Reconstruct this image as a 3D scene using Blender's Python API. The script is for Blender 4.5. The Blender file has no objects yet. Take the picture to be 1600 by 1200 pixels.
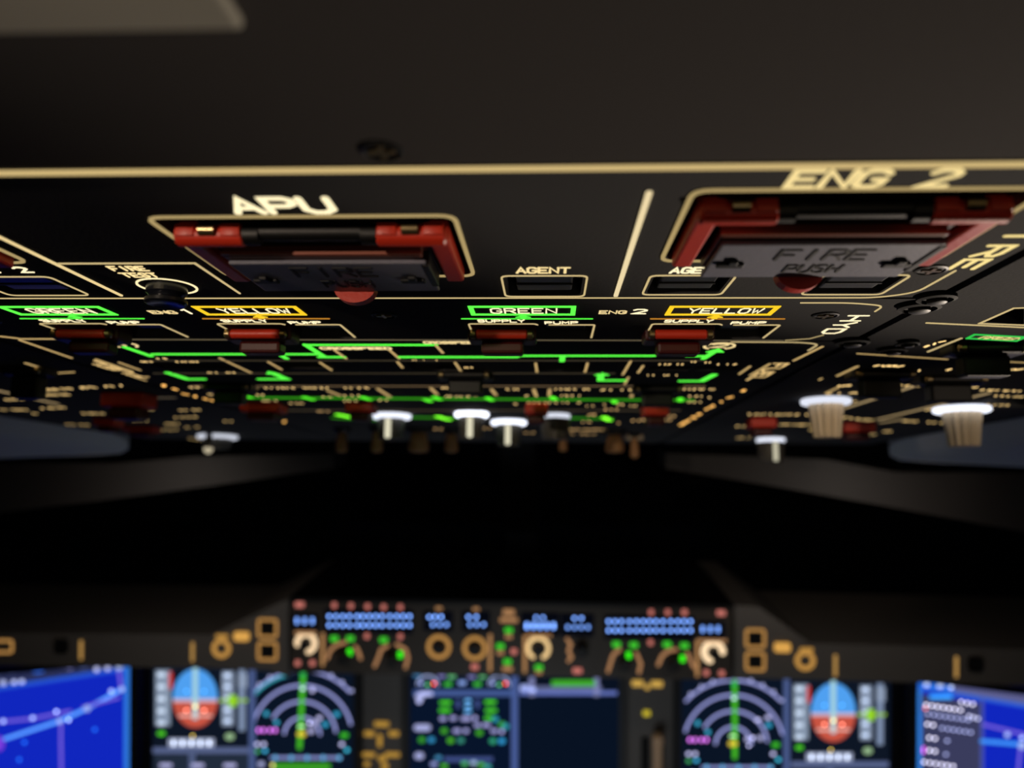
import bpy, bmesh, math, random
import numpy as np
from mathutils import Matrix, Vector

random.seed(4)
S = bpy.context.scene
COL = S.collection
rad = math.radians

# ------------------------------------------------------------------ camera, world, lights, exposure
FPX, HGT = 1230.0, 0.066
YAW, ROLL, SLOPE = rad(2.737), rad(0.25), rad(8.441)
FWD = Vector((-math.sin(YAW), math.cos(YAW), 0))
RT = Vector((math.cos(YAW), math.sin(YAW), 0))
UP = Vector((0, 0, 1))
CR = RT * math.cos(ROLL) + UP * math.sin(ROLL)
CU = UP * math.cos(ROLL) - RT * math.sin(ROLL)
CAM = Vector((0.055, 0, 1.45))
cd = bpy.data.cameras.new('camera')
cam = bpy.data.objects.new('camera', cd)
COL.objects.link(cam)
m = Matrix((CR, CU, -FWD)).transposed().to_4x4()
m.translation = CAM
cam.matrix_world = m
cd.sensor_width = 36
cd.lens = 36 * FPX / 1600
cd.clip_start = 0.005
cd.clip_end = 100
cd.dof.use_dof = True
cd.dof.focus_distance = 0.262
cd.dof.aperture_fstop = 8.2
S.camera = cam

w = bpy.data.worlds.new('night')
S.world = w
w.use_nodes = True
w.node_tree.nodes['Background'].inputs[0].default_value = (0.6, 0.75, 1.0, 1)
w.node_tree.nodes['Background'].inputs[1].default_value = 0.0008
S.view_settings.view_transform = 'Standard'
S.view_settings.look = 'None'
S.view_settings.exposure = 0
S.view_settings.gamma = 1
S.view_settings.use_curve_mapping = False
S.cycles.use_adaptive_sampling = False
S.cycles.use_denoising = True
S.cycles.max_bounces = 6
S.cycles.sample_clamp_indirect = 2


def lamp(name, loc, target, size, power, color, spread=180):
    l = bpy.data.lights.new(name, 'AREA')
    l.shape = 'DISK'
    l.size = size
    l.energy = power
    l.color = color
    l.spread = rad(spread)
    o = bpy.data.objects.new(name, l)
    o.location = loc
    o.rotation_euler = (Vector(target) - Vector(loc)).to_track_quat('-Z', 'Y').to_euler()
    COL.objects.link(o)
    return o


def spot(name, loc, target, size_deg, blend, power, color, r=0.01):
    l = bpy.data.lights.new(name, 'SPOT')
    l.spot_size = rad(size_deg)
    l.spot_blend = blend
    l.energy = power
    l.color = color
    l.shadow_soft_size = r
    o = bpy.data.objects.new(name, l)
    o.location = loc
    o.rotation_euler = (Vector(target) - Vector(loc)).to_track_quat('-Z', 'Y').to_euler()
    COL.objects.link(o)
    return o


# map light ahead on the right, reading light behind on the left, then unseen fill lamps added
spot('map_light', (0.75, 0.75, 0.95), (0.105, 0.16, 1.512), 14, 1.0, 26, (1.0, 0.84, 0.68), 0.02)
spot('reading_light', (-0.25, -0.30, 1.54), (-0.012, 0.27, 1.480), 22, 0.3, 4.8, (1.0, 0.80, 0.62))
spot('knob_fill', (0.45, -0.30, 1.42), (0.29, 0.53, 1.395), 17, 0.6, 3.2, (1.0, 0.80, 0.62))  # added unseen spot that brightens the right-hand knobs
lamp('pedestal_fill', (0.0, 0.75, 0.55), (0.0, 1.3, 1.2), 0.4, 0.46, (0.82, 0.91, 1.0), 130)  # added lamp standing in for pedestal screens, fills linings from below
lamp('rear_fill', (0.40, -1.40, 1.10), (0.1, 1.0, 1.35), 0.4, 0.3, (1.0, 0.86, 0.7), 150)  # added fill behind the camera for surfaces that face aft
lamp('coaming_fill_left', (-0.45, 0.84, 1.325), (-0.50, 1.25, 1.03), 0.05, 0.10, (1.0, 0.86, 0.74), 140)  # added unseen lamp that brightens the left glareshield wing
lamp('coaming_fill_right', (0.45, 0.84, 1.325), (0.50, 1.25, 1.03), 0.05, 0.10, (1.0, 0.86, 0.74), 140)  # added counterpart over the right glareshield wing

# ------------------------------------------------------------------ frames: a = right, b = up as seen, c = towards the viewer
SN, CN = math.sin(SLOPE), math.cos(SLOPE)
EU, EB, EC = Vector((1, 0, 0)), Vector((0, -CN, SN)), Vector((0, -SN, -CN))
ORG = CAM - HGT * EC
ORG.x = 0
PANEL = Matrix((EU, EB, EC)).transposed().to_4x4()
PANEL.translation = ORG


def front(Y, turn=0, x=0.0):
    f = Matrix(((1, 0, 0), (0, 0, -1), (0, 1, 0))).to_4x4()
    return Matrix.Translation((x, Y, 0)) @ Matrix.Rotation(turn, 4, 'Z') @ f


def at(frame, px, py, c=0.0):
    """point of the plane c of a frame that the photograph shows at (px, py)"""
    r = FWD * FPX + CR * (px - 800) - CU * (py - 600)
    inv = frame.inverted()
    o, d = inv @ CAM, inv.to_3x3() @ r
    t = (c - o.z) / d.z
    return (o.x + d.x * t, o.y + d.y * t)


def P(px, py, c=0.0):
    return at(PANEL, px, py, c)


# ------------------------------------------------------------------ materials
def lin(c):
    return tuple((v / 255 / 12.92) if v / 255 <= 0.04045 else ((v / 255 + 0.055) / 1.055) ** 2.4 for v in c)


MATS = {}


def mat(name, rgb, rough=0.5, metal=0.0, noise=0.0, scale=400.0, spec=0.5):
    if name in MATS:
        return MATS[name]
    mt = bpy.data.materials.new(name)
    mt.use_nodes = True
    nt = mt.node_tree
    b = nt.nodes['Principled BSDF']
    b.inputs['Base Color'].default_value = (*lin(rgb), 1)
    b.inputs['Roughness'].default_value = rough
    b.inputs['Metallic'].default_value = metal
    b.inputs['Specular IOR Level'].default_value = spec
    if noise:
        tc = nt.nodes.new('ShaderNodeTexCoord')
        n = nt.nodes.new('ShaderNodeTexNoise')
        n.inputs['Scale'].default_value = scale
        n.inputs['Detail'].default_value = 3
        bp = nt.nodes.new('ShaderNodeBump')
        bp.inputs['Strength'].default_value = noise
        bp.inputs['Distance'].default_value = 0.0004
        nt.links.new(tc.outputs['Object'], n.inputs['Vector'])
        nt.links.new(n.outputs['Fac'], bp.inputs['Height'])
        nt.links.new(bp.outputs['Normal'], b.inputs['Normal'])
        mx = nt.nodes.new('ShaderNodeMapRange')
        mx.inputs['To Min'].default_value = max(0.05, rough - 0.1)
        mx.inputs['To Max'].default_value = min(1, rough + 0.1)
        nt.links.new(n.outputs['Fac'], mx.inputs['Value'])
        nt.links.new(mx.outputs['Result'], b.inputs['Roughness'])
    MATS[name] = mt
    return mt


def glow(rgb, k=1.0, light=False):
    key = ('glow', rgb, round(k, 3), light)
    if key in MATS:
        return MATS[key]
    mt = bpy.data.materials.new('backlit_%d_%d_%d' % rgb)
    mt.use_nodes = True
    nt = mt.node_tree
    nt.nodes.remove(nt.nodes['Principled BSDF'])
    e = nt.nodes.new('ShaderNodeEmission')
    e.inputs[0].default_value = (*lin(rgb), 1)
    e.inputs[1].default_value = k
    nt.links.new(e.outputs[0], nt.nodes['Material Output'].inputs[0])
    mt.cycles.emission_sampling = 'AUTO' if light else 'NONE'
    MATS[key] = mt
    return mt


def screen_mat(k=1.0):
    mt = bpy.data.materials.new('lit_screen')
    mt.use_nodes = True
    nt = mt.node_tree
    nt.nodes.remove(nt.nodes['Principled BSDF'])
    a = nt.nodes.new('ShaderNodeVertexColor')
    a.layer_name = 'picture'
    e = nt.nodes.new('ShaderNodeEmission')
    e.inputs[1].default_value = k
    nt.links.new(a.outputs[0], e.inputs[0])
    nt.links.new(e.outputs[0], nt.nodes['Material Output'].inputs[0])
    mt.cycles.emission_sampling = 'NONE'
    return mt


PLATE = mat('panel_paint', (76, 76, 77), 0.85, 0, 0.25, 900, .04)
AFTP = mat('aft_panel_paint', (74, 71, 70), 0.85, 0, 0.25, 900, .04)
BLACK = mat('black_plastic', (13, 13, 14), 0.5)
PIT = mat('dark_pit', (6, 6, 7), 0.8)
FACE = mat('button_face', (46, 48, 50), 0.35)
RED = mat('red_guard', (222, 58, 34), 0.42, 0, 0.15, 700)
RED_SHADE = mat('shaded_red_guard', (74, 10, 10), 0.45)  # darker copy of the red: shade on the guard bodies put into colour
BROWN = mat('brown_red_housing', (120, 60, 45), 0.4)
GREYP = mat('grey_guard_plate', (128, 128, 142), 0.5, 0, 0.2, 800)
INK = mat('black_ink', (20, 20, 24), 0.6)
STEEL = mat('worn_metal', (170, 150, 110), 0.3, 0.9)
BEIGE = mat('beige_knob', (238, 218, 184), 0.5, 0, 0.1, 500)
LINING = mat('grey_lining', (185, 190, 198), 0.75, 0, 0.2, 300)
HEADER = mat('windshield_header_paint', (34, 31, 30), 0.6, 0, 0.2, 300)
COAM = mat('coaming_leather', (116, 110, 104), 0.6, 0, 0.3, 300)
FCUP = mat('glareshield_panel_paint', (78, 70, 62), 0.5, 0, 0.2, 400)
BEZEL = mat('display_bezel', (26, 26, 28), 0.5)
LENS = mat('matte_bezel', (40, 38, 37), 0.5)

GOLD = (255, 226, 160)
WARM = (255, 214, 140)
ORNG = (255, 190, 100)
GRN = (90, 255, 70)
BRNZ = (225, 165, 90)

# ------------------------------------------------------------------ mesh builder


class MB:
    def __init__(self):
        self.bm = bmesh.new()

    def poly(self, pts):
        try:
            return self.bm.faces.new([self.bm.verts.new(p) for p in pts])
        except ValueError:
            pass

    def box(self, a0, a1, b0, b1, c0, c1, bev=0.0, seg=2):
        n = self.bm
        r = bmesh.ops.create_cube(n, size=1)
        vs = r['verts']
        for v in vs:
            v.co = Vector((a0 + (v.co.x + .5) * (a1 - a0), b0 + (v.co.y + .5) * (b1 - b0), c0 + (v.co.z + .5) * (c1 - c0)))
        if bev:
            es = list({e for v in vs for e in v.link_edges})
            bmesh.ops.bevel(n, geom=es, offset=bev, segments=seg, profile=.5, affect='EDGES')
        return self

    def lathe(self, a, b, prof, seg=24, axis='c', flute=0, fd=0.0):
        """prof: (radius, height along axis) list, closed with caps"""
        n = self.bm
        rings = []
        for k, (r, h) in enumerate(prof):
            ring = []
            for i in range(seg):
                t = 2 * math.pi * i / seg
                rr = r * (1 - fd * (0.5 + 0.5 * math.cos(flute * t))) if flute else r
                x, y = rr * math.cos(t), rr * math.sin(t)
                ring.append(n.verts.new((a + x, b + y, h) if axis == 'c' else (a + h, b[0] + x, b[1] + y)))
            rings.append(ring)
        for r0, r1 in zip(rings, rings[1:]):
            for i in range(seg):
                j = (i + 1) % seg
                n.faces.new((r0[i], r0[j], r1[j], r1[i]))
        n.faces.new(rings[0])
        n.faces.new(rings[-1])
        return self

    def stroke(self, pts, w, c0=0.0, c1=0.0003, closed=False, cap=True):
        """flat raised line of width w through pts, mitred joints, round ends"""
        q = [Vector(p[:2]) for p in pts]
        n = len(q)
        L, Rr = [], []
        for i in range(n):
            d0 = (q[i] - q[i - 1]) if (i or closed) else None
            d1 = (q[(i + 1) % n] - q[i]) if (i < n - 1 or closed) else None
            d0 = d0 if d0 is not None and d0.length > 1e-9 else d1
            d1 = d1 if d1 is not None and d1.length > 1e-9 else d0
            n0 = Vector((-d0.y, d0.x)).normalized()
            n1 = Vector((-d1.y, d1.x)).normalized()
            mm = (n0 + n1)
            if mm.length < 1e-6:
                mm = n0
            mm.normalize()
            k = min(2.0, 1 / max(0.35, mm.dot(n0)))
            L.append(q[i] + mm * w / 2 * k)
            Rr.append(q[i] - mm * w / 2 * k)
        V = lambda p, c: self.bm.verts.new((p.x, p.y, c))
        lt, rt = [V(p, c1) for p in L], [V(p, c1) for p in Rr]
        lb, rb = [V(p, c0) for p in L], [V(p, c0) for p in Rr]
        f = self.bm.faces.new
        for i in range(n if closed else n - 1):
            j = (i + 1) % n
            f((rt[i], rt[j], lt[j], lt[i]))
            f((lt[i], lt[j], lb[j], lb[i]))
            f((rb[i], rb[j], rt[j], rt[i]))
        if not closed:
            for i, s in ((0, 1), (n - 1, -1)):
                a = L[i] - q[i]
                t0 = math.atan2(a.y, a.x)
                arc_t, arc_b = [], []
                for k in range(1, 5):
                    t = t0 + s * math.pi * k / 5
                    p = q[i] + Vector((math.cos(t), math.sin(t))) * w / 2
                    arc_t.append(V(p, c1))
                    arc_b.append(V(p, c0))
                ring_t = [lt[i]] + arc_t + [rt[i]]
                ring_b = [lb[i]] + arc_b + [rb[i]]
                f(ring_t)
                for x in range(5):
                    f((ring_t[x], ring_b[x], ring_b[x + 1], ring_t[x + 1]))
        return self

    def plate(self, outline, holes, c0, c1):
        n = self.bm
        edges = []
        for loop in [outline] + holes:
            vt = [n.verts.new((p[0], p[1], c1)) for p in loop]
            vb = [n.verts.new((p[0], p[1], c0)) for p in loop]
            for i in range(len(loop)):
                j = (i + 1) % len(loop)
                edges.append(n.edges.new((vt[i], vt[j])))
                n.faces.new((vt[i], vb[i], vb[j], vt[j]))
        bmesh.ops.triangle_fill(n, use_beauty=True, use_dissolve=False, edges=edges)
        return self

    def build(self, name, mt, parent, smooth=False):
        bmesh.ops.recalc_face_normals(self.bm, faces=self.bm.faces)
        me = bpy.data.meshes.new(name)
        org = parent.get('_o', (0, 0, 0)) if parent else (0, 0, 0)
        if parent:
            bmesh.ops.translate(self.bm, verts=self.bm.verts, vec=[-x for x in org])
        self.bm.to_mesh(me)
        self.bm.free()
        me.materials.append(mt)
        if smooth:
            for p in me.polygons:
                p.use_smooth = True
            if hasattr(me, 'set_sharp_from_angle'):
                me.set_sharp_from_angle(angle=rad(40))
        o = bpy.data.objects.new(name, me)
        COL.objects.link(o)
        if parent:
            o.parent = parent
            o['_o'] = org
        return o


def thing(name, label, cat, frame, org=(0, 0, 0), group=None):
    o = bpy.data.objects.new(name, None)
    o.empty_display_size = 0.01
    COL.objects.link(o)
    o.matrix_world = frame @ Matrix.Translation(org)
    o['label'] = label
    o['category'] = cat
    if group:
        o['group'] = group
    o['_o'] = tuple(org)
    return o


def structure(name, mb, mt, frame):
    o = mb.build(name, mt, None)
    o.matrix_world = frame
    o['kind'] = 'structure'
    return o


def rnd(pts, r, closed=True, k=4):
    """round the corners of a path"""
    q = [Vector(p) for p in pts]
    out = []
    n = len(q)
    for i in range(n):
        if not closed and i in (0, n - 1):
            out.append(tuple(q[i]))
            continue
        a, b, c = q[i - 1], q[i], q[(i + 1) % n]
        ra = min(r, (a - b).length * .45, (c - b).length * .45)
        s, e = b + (a - b).normalized() * ra, b + (c - b).normalized() * ra
        for j in range(k + 1):
            t = j / k
            out.append(tuple(s * (1 - t) ** 2 + b * 2 * t * (1 - t) + e * t * t))
    return out


def rect(a0, a1, b0, b1):
    return [(a0, b0), (a1, b0), (a1, b1), (a0, b1)]


def dup(root, org, frame, label, group=None):
    """a copy of a thing with copies of its parts and their sub-parts"""
    r = root.copy()
    COL.objects.link(r)
    r.matrix_world = frame @ Matrix.Translation(org)
    r['label'] = label
    if group:
        r['group'] = group
    for ch in list(root.children):
        c = ch.copy()
        COL.objects.link(c)
        c.parent = r
        for g in list(ch.children):
            d = g.copy()
            COL.objects.link(d)
            d.parent = c
    return r


# ------------------------------------------------------------------ stroke lettering (4 wide, 6 tall)
FONT = {
    'A': [[(0, 0), (2, 6), (4, 0)], [(.8, 2), (3.2, 2)]],
    'C': [[(4, 5), (3, 6), (1, 6), (0, 5), (0, 1), (1, 0), (3, 0), (4, 1)]],
    'D': [[(0, 0), (0, 6), (2.8, 6), (4, 4.8), (4, 1.2), (2.8, 0), (0, 0)]],
    'E': [[(4, 6), (0, 6), (0, 0), (4, 0)], [(0, 3), (3.2, 3)]],
    'F': [[(4, 6), (0, 6), (0, 0)], [(0, 3), (3.2, 3)]],
    'G': [[(4, 5), (3, 6), (1, 6), (0, 5), (0, 1), (1, 0), (3, 0), (4, 1), (4, 2.8), (2.4, 2.8)]],
    'H': [[(0, 0), (0, 6)], [(4, 0), (4, 6)], [(0, 3), (4, 3)]],
    'I': [[(2, 0), (2, 6)]],
    'L': [[(0, 6), (0, 0), (4, 0)]],
    'M': [[(0, 0), (0, 6), (2, 2.5), (4, 6), (4, 0)]],
    'N': [[(0, 0), (0, 6), (4, 0), (4, 6)]],
    'O': [[(1, 0), (0, 1), (0, 5), (1, 6), (3, 6), (4, 5), (4, 1), (3, 0), (1, 0)]],
    'P': [[(0, 0), (0, 6), (3, 6), (4, 5.2), (4, 3.6), (3, 2.8), (0, 2.8)]],
    'R': [[(0, 0), (0, 6), (3, 6), (4, 5.2), (4, 3.8), (3, 3), (0, 3)], [(2, 3), (4, 0)]],
    'S': [[(4, 5), (3, 6), (1, 6), (0, 5), (0, 4), (1, 3.1), (3, 2.9), (4, 2), (4, 1), (3, 0), (1, 0), (0, 1)]],
    'T': [[(0, 6), (4, 6)], [(2, 6), (2, 0)]],
    'U': [[(0, 6), (0, 1.2), (1.2, 0), (2.8, 0), (4, 1.2), (4, 6)]],
    'W': [[(0, 6), (1, 0), (2, 4), (3, 0), (4, 6)]],
    'Y': [[(0, 6), (2, 3), (4, 6)], [(2, 3), (2, 0)]],
    '1': [[(1, 5), (2.2, 6), (2.2, 0)]],
    '2': [[(0, 5), (1, 6), (3, 6), (4, 5), (4, 4), (0, 0), (4, 0)]],
    '-': [[(0, 3), (4, 3)]],
}


def lettering(parent, word, p0, p1, h, width, mt, c0=0.0, c1=0.0002, up=None, frame_pts=True):
    """word from p0 to p1 (baseline), letters h tall; up = unit vector of letter tops"""
    p0, p1 = Vector(p0), Vector(p1)
    d = p1 - p0
    n = len(word)
    pitch = d.length / (n - 1 + 0.74) if n > 1 else d.length
    cw = pitch * 0.74 if n > 1 else d.length
    e = d.normalized()
    u = Vector(up) if up else Vector((-e.y, e.x))
    mb = MB()
    for i, chx in enumerate(word):
        for st in FONT.get(chx, []):
            pts = [p0 + e * (i * pitch + x / 4 * cw) + u * (y / 6 * h) for x, y in st]
            mb.stroke(pts, width, c0, c1)
    return mb.build('lettering', mt, parent)


def marks(parent, p0, p1, n, w, mt, h=None, c1=0.0002, frame=None):
    """a row of n tiny engraved marks too small to read"""
    fr = frame or PANEL
    a, b = Vector(at(fr, *p0)), Vector(at(fr, *p1))
    mb = MB()
    h = h or w * 2.2
    w *= .55
    n = max(1, round(n * .75))
    for i in range(n):
        if n > 3 and random.random() < .12:
            continue
        p = a.lerp(b, (i + .5 + random.uniform(-.25, .25)) / n)
        k = random.choice((-.15, 0, 0, .2))
        hh = h * random.uniform(.7, 1.0)
        mb.stroke([p + Vector((-k * hh, -hh / 2)), p + Vector((k * hh, hh / 2))], w * random.uniform(.8, 1.3), 0, c1)
    o = mb.build('lettering', mt, parent)
    o['kind'] = 'stuff'
    return o


def line(parent, pxs, w, mt, name='border_line', c1=0.0003, r=0, closed=False):
    pts = [P(*p) for p in pxs]
    if r:
        pts = rnd(pts, r, closed)
    return MB().stroke(pts, w, 0, c1, closed).build(name, mt, parent)


def screw(parent, a, b, r=0.0042):
    o = MB().lathe(a, b, [(r, 0), (r, .0004), (r * .86, .0006), (r * .84, .0002), (.0001, .0002)], 24).build('screw', BLACK, parent, True)
    x = MB().box(a - r * .6, a + r * .6, b - r * .12, b + r * .12, .0002, .0007)
    x.box(a - r * .12, a + r * .12, b - r * .6, b + r * .6, .0002, .0007)
    x.build('cross_slot', STEEL, o)
    return o


def fastener(parent, a, b, r=0.0075):
    o = MB().lathe(a, b, [(r, 0), (r, .0012), (r * .8, .0016), (r * .75, .0006), (.0001, .0006)], 28).build('fastener', PIT, parent, True)
    MB().lathe(a, b, [(r * .5, .0005), (r * .5, .0022), (r * .4, .0026)], 20).build('stud', BLACK, o, True)
    return o


# ------------------------------------------------------------------ the setting: roof, linings, header, windshield
structure('ceiling', MB().box(-1.6, 1.6, -1.02, 0.6, -0.05, -0.02), mat('ceiling_paint', (60, 60, 62), .7), PANEL)
A_L, A_R = -0.408, 0.408          # the edges of the overhead panel


def lining(name, s):
    # drops from the panel edge, then runs out flat; its front end is rounded
    cols = ((.411, .800), (.414, .838), (.420, .866), (.430, .888), (.446, .901), (.475, .908), (.60, .910), (.90, .912), (1.25, .915))
    mb = MB()
    lift = lambda u: .016 * min(1, (u - .411) / .025) + max(0, u - .436) * .045
    grid = []
    for c in (0, -.02):
        grid.append([[mb.bm.verts.new((s * u, -(.25 + (ve - .25) * t), lift(u) + c)) for t in (0, .5, 1)] for u, ve in cols])
    for g_ in grid:
        for p, q in zip(g_, g_[1:]):
            for k in range(2):
                mb.bm.faces.new((p[k], p[k + 1], q[k + 1], q[k]))
    rim = lambda g_: [x[2] for x in g_]
    for p, q in zip(range(len(cols) - 1), range(1, len(cols))):
        a, b = rim(grid[0]), rim(grid[1])
        mb.bm.faces.new((a[p], a[q], b[q], b[p]))
    return structure(name, mb, LINING, PANEL)


lining('trim_1', -1)
lining('trim_2', 1)
F_HDR = front(1.02)
hp = lambda x, y: at(F_HDR, x, y)


def header(name, top, bottom):
    mb = MB()
    pts = [hp(*p) for p in top] + [hp(*p) for p in bottom]
    mb.plate(pts, [], -.06, 0)
    return structure(name, mb, HEADER, F_HDR)


header('trim_3', [(-700, 722), (180, 724), (300, 714), (520, 708)], [(522, 732), (380, 752), (160, 782), (0, 801), (-700, 880)])
header('trim_4', [(1040, 708), (1290, 718), (1400, 738), (2300, 742)], [(2300, 960), (1600, 831), (1380, 790), (1200, 758), (1040, 732)])
# the panes slope: foot ahead behind the glareshield, head near the header
F_WIN = Matrix.Translation((0, 1.95, 0.85)) @ Matrix.Rotation(rad(50), 4, 'X') @ Matrix(((1, 0, 0), (0, 0, -1), (0, 1, 0))).to_4x4()
GLASS = mat('windshield_glass', (10, 12, 16), .05, 0, 0, 1, .3)
for name, x0, x1 in (('window_1', -1.7, -.035), ('window_2', .035, 1.7)):
    structure(name, MB().plate(rnd([(x0, 0), (x1, 0), (x1, 1.05), (x0, 1.05)], .06), [], -.02, 0), GLASS, F_WIN)
structure('trim_5', MB().box(-.033, .033, 0, 1.05, -.03, .02, .008), BLACK, F_WIN)

# ------------------------------------------------------------------ overhead panels
V = lambda mm: -mm / 1000.0      # a distance forward along the panel, as b
U = lambda mm: mm / 1000.0


def plate_of(root, a0, a1, v0, v1, holes, mt=PLATE, rad_=.003, th=.008):
    o = MB().plate(rnd(rect(a0, a1, -v1, -v0), rad_), holes, -th, 0).build('plate', mt, root)
    return o


def hole_px(*px, r=.002):
    return rnd([P(*p) for p in px], r)


# aft panel, dark, nearest to the camera
aft = thing('aft_overhead_panel', 'plain dark aft overhead panel above the gold edge line', 'panel', PANEL, (0, V(90), 0))
plate_of(aft, -.40, .40, .01, .1475, [], AFTP)
screw(aft, U(22.8), V(141.1), .0042)
MB().box(-.30, .0125, V(99), V(84), 0, .002, .0008).build('edge_strip', mat('pale_strip', (170, 166, 152), .6), aft)  # pale raised strip at the aft end of the panel

# fire panel
fire = thing('extinguisher_panel', 'dark fire panel with gold outlines and APU and ENG 2 lettering', 'panel', PANEL, (0, V(200), 0))
fire_boxes = [(-.168, -.094, .161, .211), (-.0415, .0325, .1755, .2255), (.0855, .1595, .1615, .2115)]
agents = [(-.1345, -.1085, .2255, .2493), (-.083 + .143 - .0195, .066, .2257, .2495), (.0845, .1095, .2257, .2475), (.1345, .1595, .2257, .2475)]
agents[0] = (-.125, -.0975, .2255, .2475)
fh = [rnd(rect(x0 + .001, x1 - .001, -v1 + .001, -v0 - .001), .003) for x0, x1, v0, v1 in fire_boxes]
fh += [rnd(rect(x0 + .0012, x1 - .0012, -v1 + .0012, -v0 - .0012), .002) for x0, x1, v0, v1 in agents]
plate_of(fire, -.1805, .1775, .1495, .2515, fh)
G1 = glow(GOLD, .62)
G2 = glow(GOLD, .85)
GT = glow((255, 238, 190), 1.25)
MB().stroke([(-.178, V(149.6)), (.1765, V(149.6))], .0021, 0, .0004).build('edge_line', glow((255, 222, 150), .62), fire)
MB().stroke(rnd([(-.178, V(251.4)), (.160, V(251.4)), (.1695, V(245)), (.1697, V(221.5))], .012, False), .0006, 0, .0003).build('border_line', G1, fire)
for x0, x1, v0, v1 in fire_boxes:
    MB().stroke(rnd(rect(x0, x1, -v1, -v0), .004), .0011, 0, .0004, True).build('border_line', glow((255, 222, 150), .42), fire)
for x0, x1, v0, v1 in agents:
    MB().stroke(rnd(rect(x0, x1, -v1, -v0), .0025), .0006, 0, .0003, True).build('border_line', G1, fire)
    b = MB().box(x0 + .004, x1 - .004, -v1 + .004, -v0 - .003, -.006, -.0008, .0006).build('push_button', FACE, fire)
    MB().box(x0 + .004, x1 - .004, (-v0 - v1) / 2 - .0004, (-v0 - v1) / 2 + .0004, -.0008, -.0004).build('divider', BLACK, b)
MB().stroke([(.0762, V(162.5)), (.0762, V(248.5))], .0014, 0, .0004).build('border_line', glow((255, 232, 180), .85), fire)
MB().stroke([(-.087, V(155)), (-.087, V(247.5))], .0011, 0, .0004).build('border_line', G2, fire)
MB().stroke([(-.087, V(212.2)), (-.0461, V(212.2)), (-.0461, V(245.3))], .0007, 0, .0003).build('border_line', G1, fire)
lettering(fire, 'APU', (-.0180, V(173.2)), (.0050, V(173.2)), .0086, .0018, GT)
lettering(fire, 'ENG 2', (.1045, V(160.3)), (.1370, V(160.2)), .0080, .0016, glow((255, 228, 158), .95))
lettering(fire, 'ENG 1', (-.149, V(160.3)), (-.114, V(160.3)), .0090, .0021, GT)
lettering(fire, 'AGENT', P(808, 426), P(889, 426), .0052, .0008, glow(GOLD, 1.0))
lettering(fire, 'AGENT', P(1047, 426), P(1128, 426), .0052, .0008, GT)
lettering(fire, 'AGENT 2', (-.129, V(221)), P(52, 425), .0050, .0009, GT)
lettering(fire, 'FIRE', P(179, 422.5), P(233, 422.5), .0042, .0006, glow(GOLD, 1.1))
lettering(fire, 'TEST', P(197, 432.5), P(250, 432.5), .0042, .0006, glow(GOLD, 1.1))
lettering(fire, 'FIRE', (.1672, V(176)), (.1672, V(220)), .0065, .0013, glow((255, 228, 150), 1.0), up=(1, 0))
MB().stroke([(.169, V(155)), (.169, V(172))], .0008).build('border_line', G1, fire)
screw(fire, .1625, V(220.5), .0045)

# fire test button
ta, tb = U(-66), V(236.5)
ft = thing('fire_test_button', 'round black push button in the gold ring under FIRE TEST', 'button', PANEL, (ta, tb, 0))
MB().stroke([(ta + .0088 * math.cos(t), tb + .0088 * math.sin(t)) for t in np.linspace(0, 2 * math.pi, 33)[:-1]], .0007, 0, .0003, True).build('ring_line', glow((255, 235, 180), 1.1), ft)
MB().lathe(ta, tb, [(.0062, 0), (.0062, .0025), (.0056, .003), (.0052, .0038), (.0064, .0046), (.0064, .0056), (.0056, .0062), (.003, .0056), (.0002, .0054)], 32).build('cap', mat('button_cap', (24, 26, 34), .25), ft, True)


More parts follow.
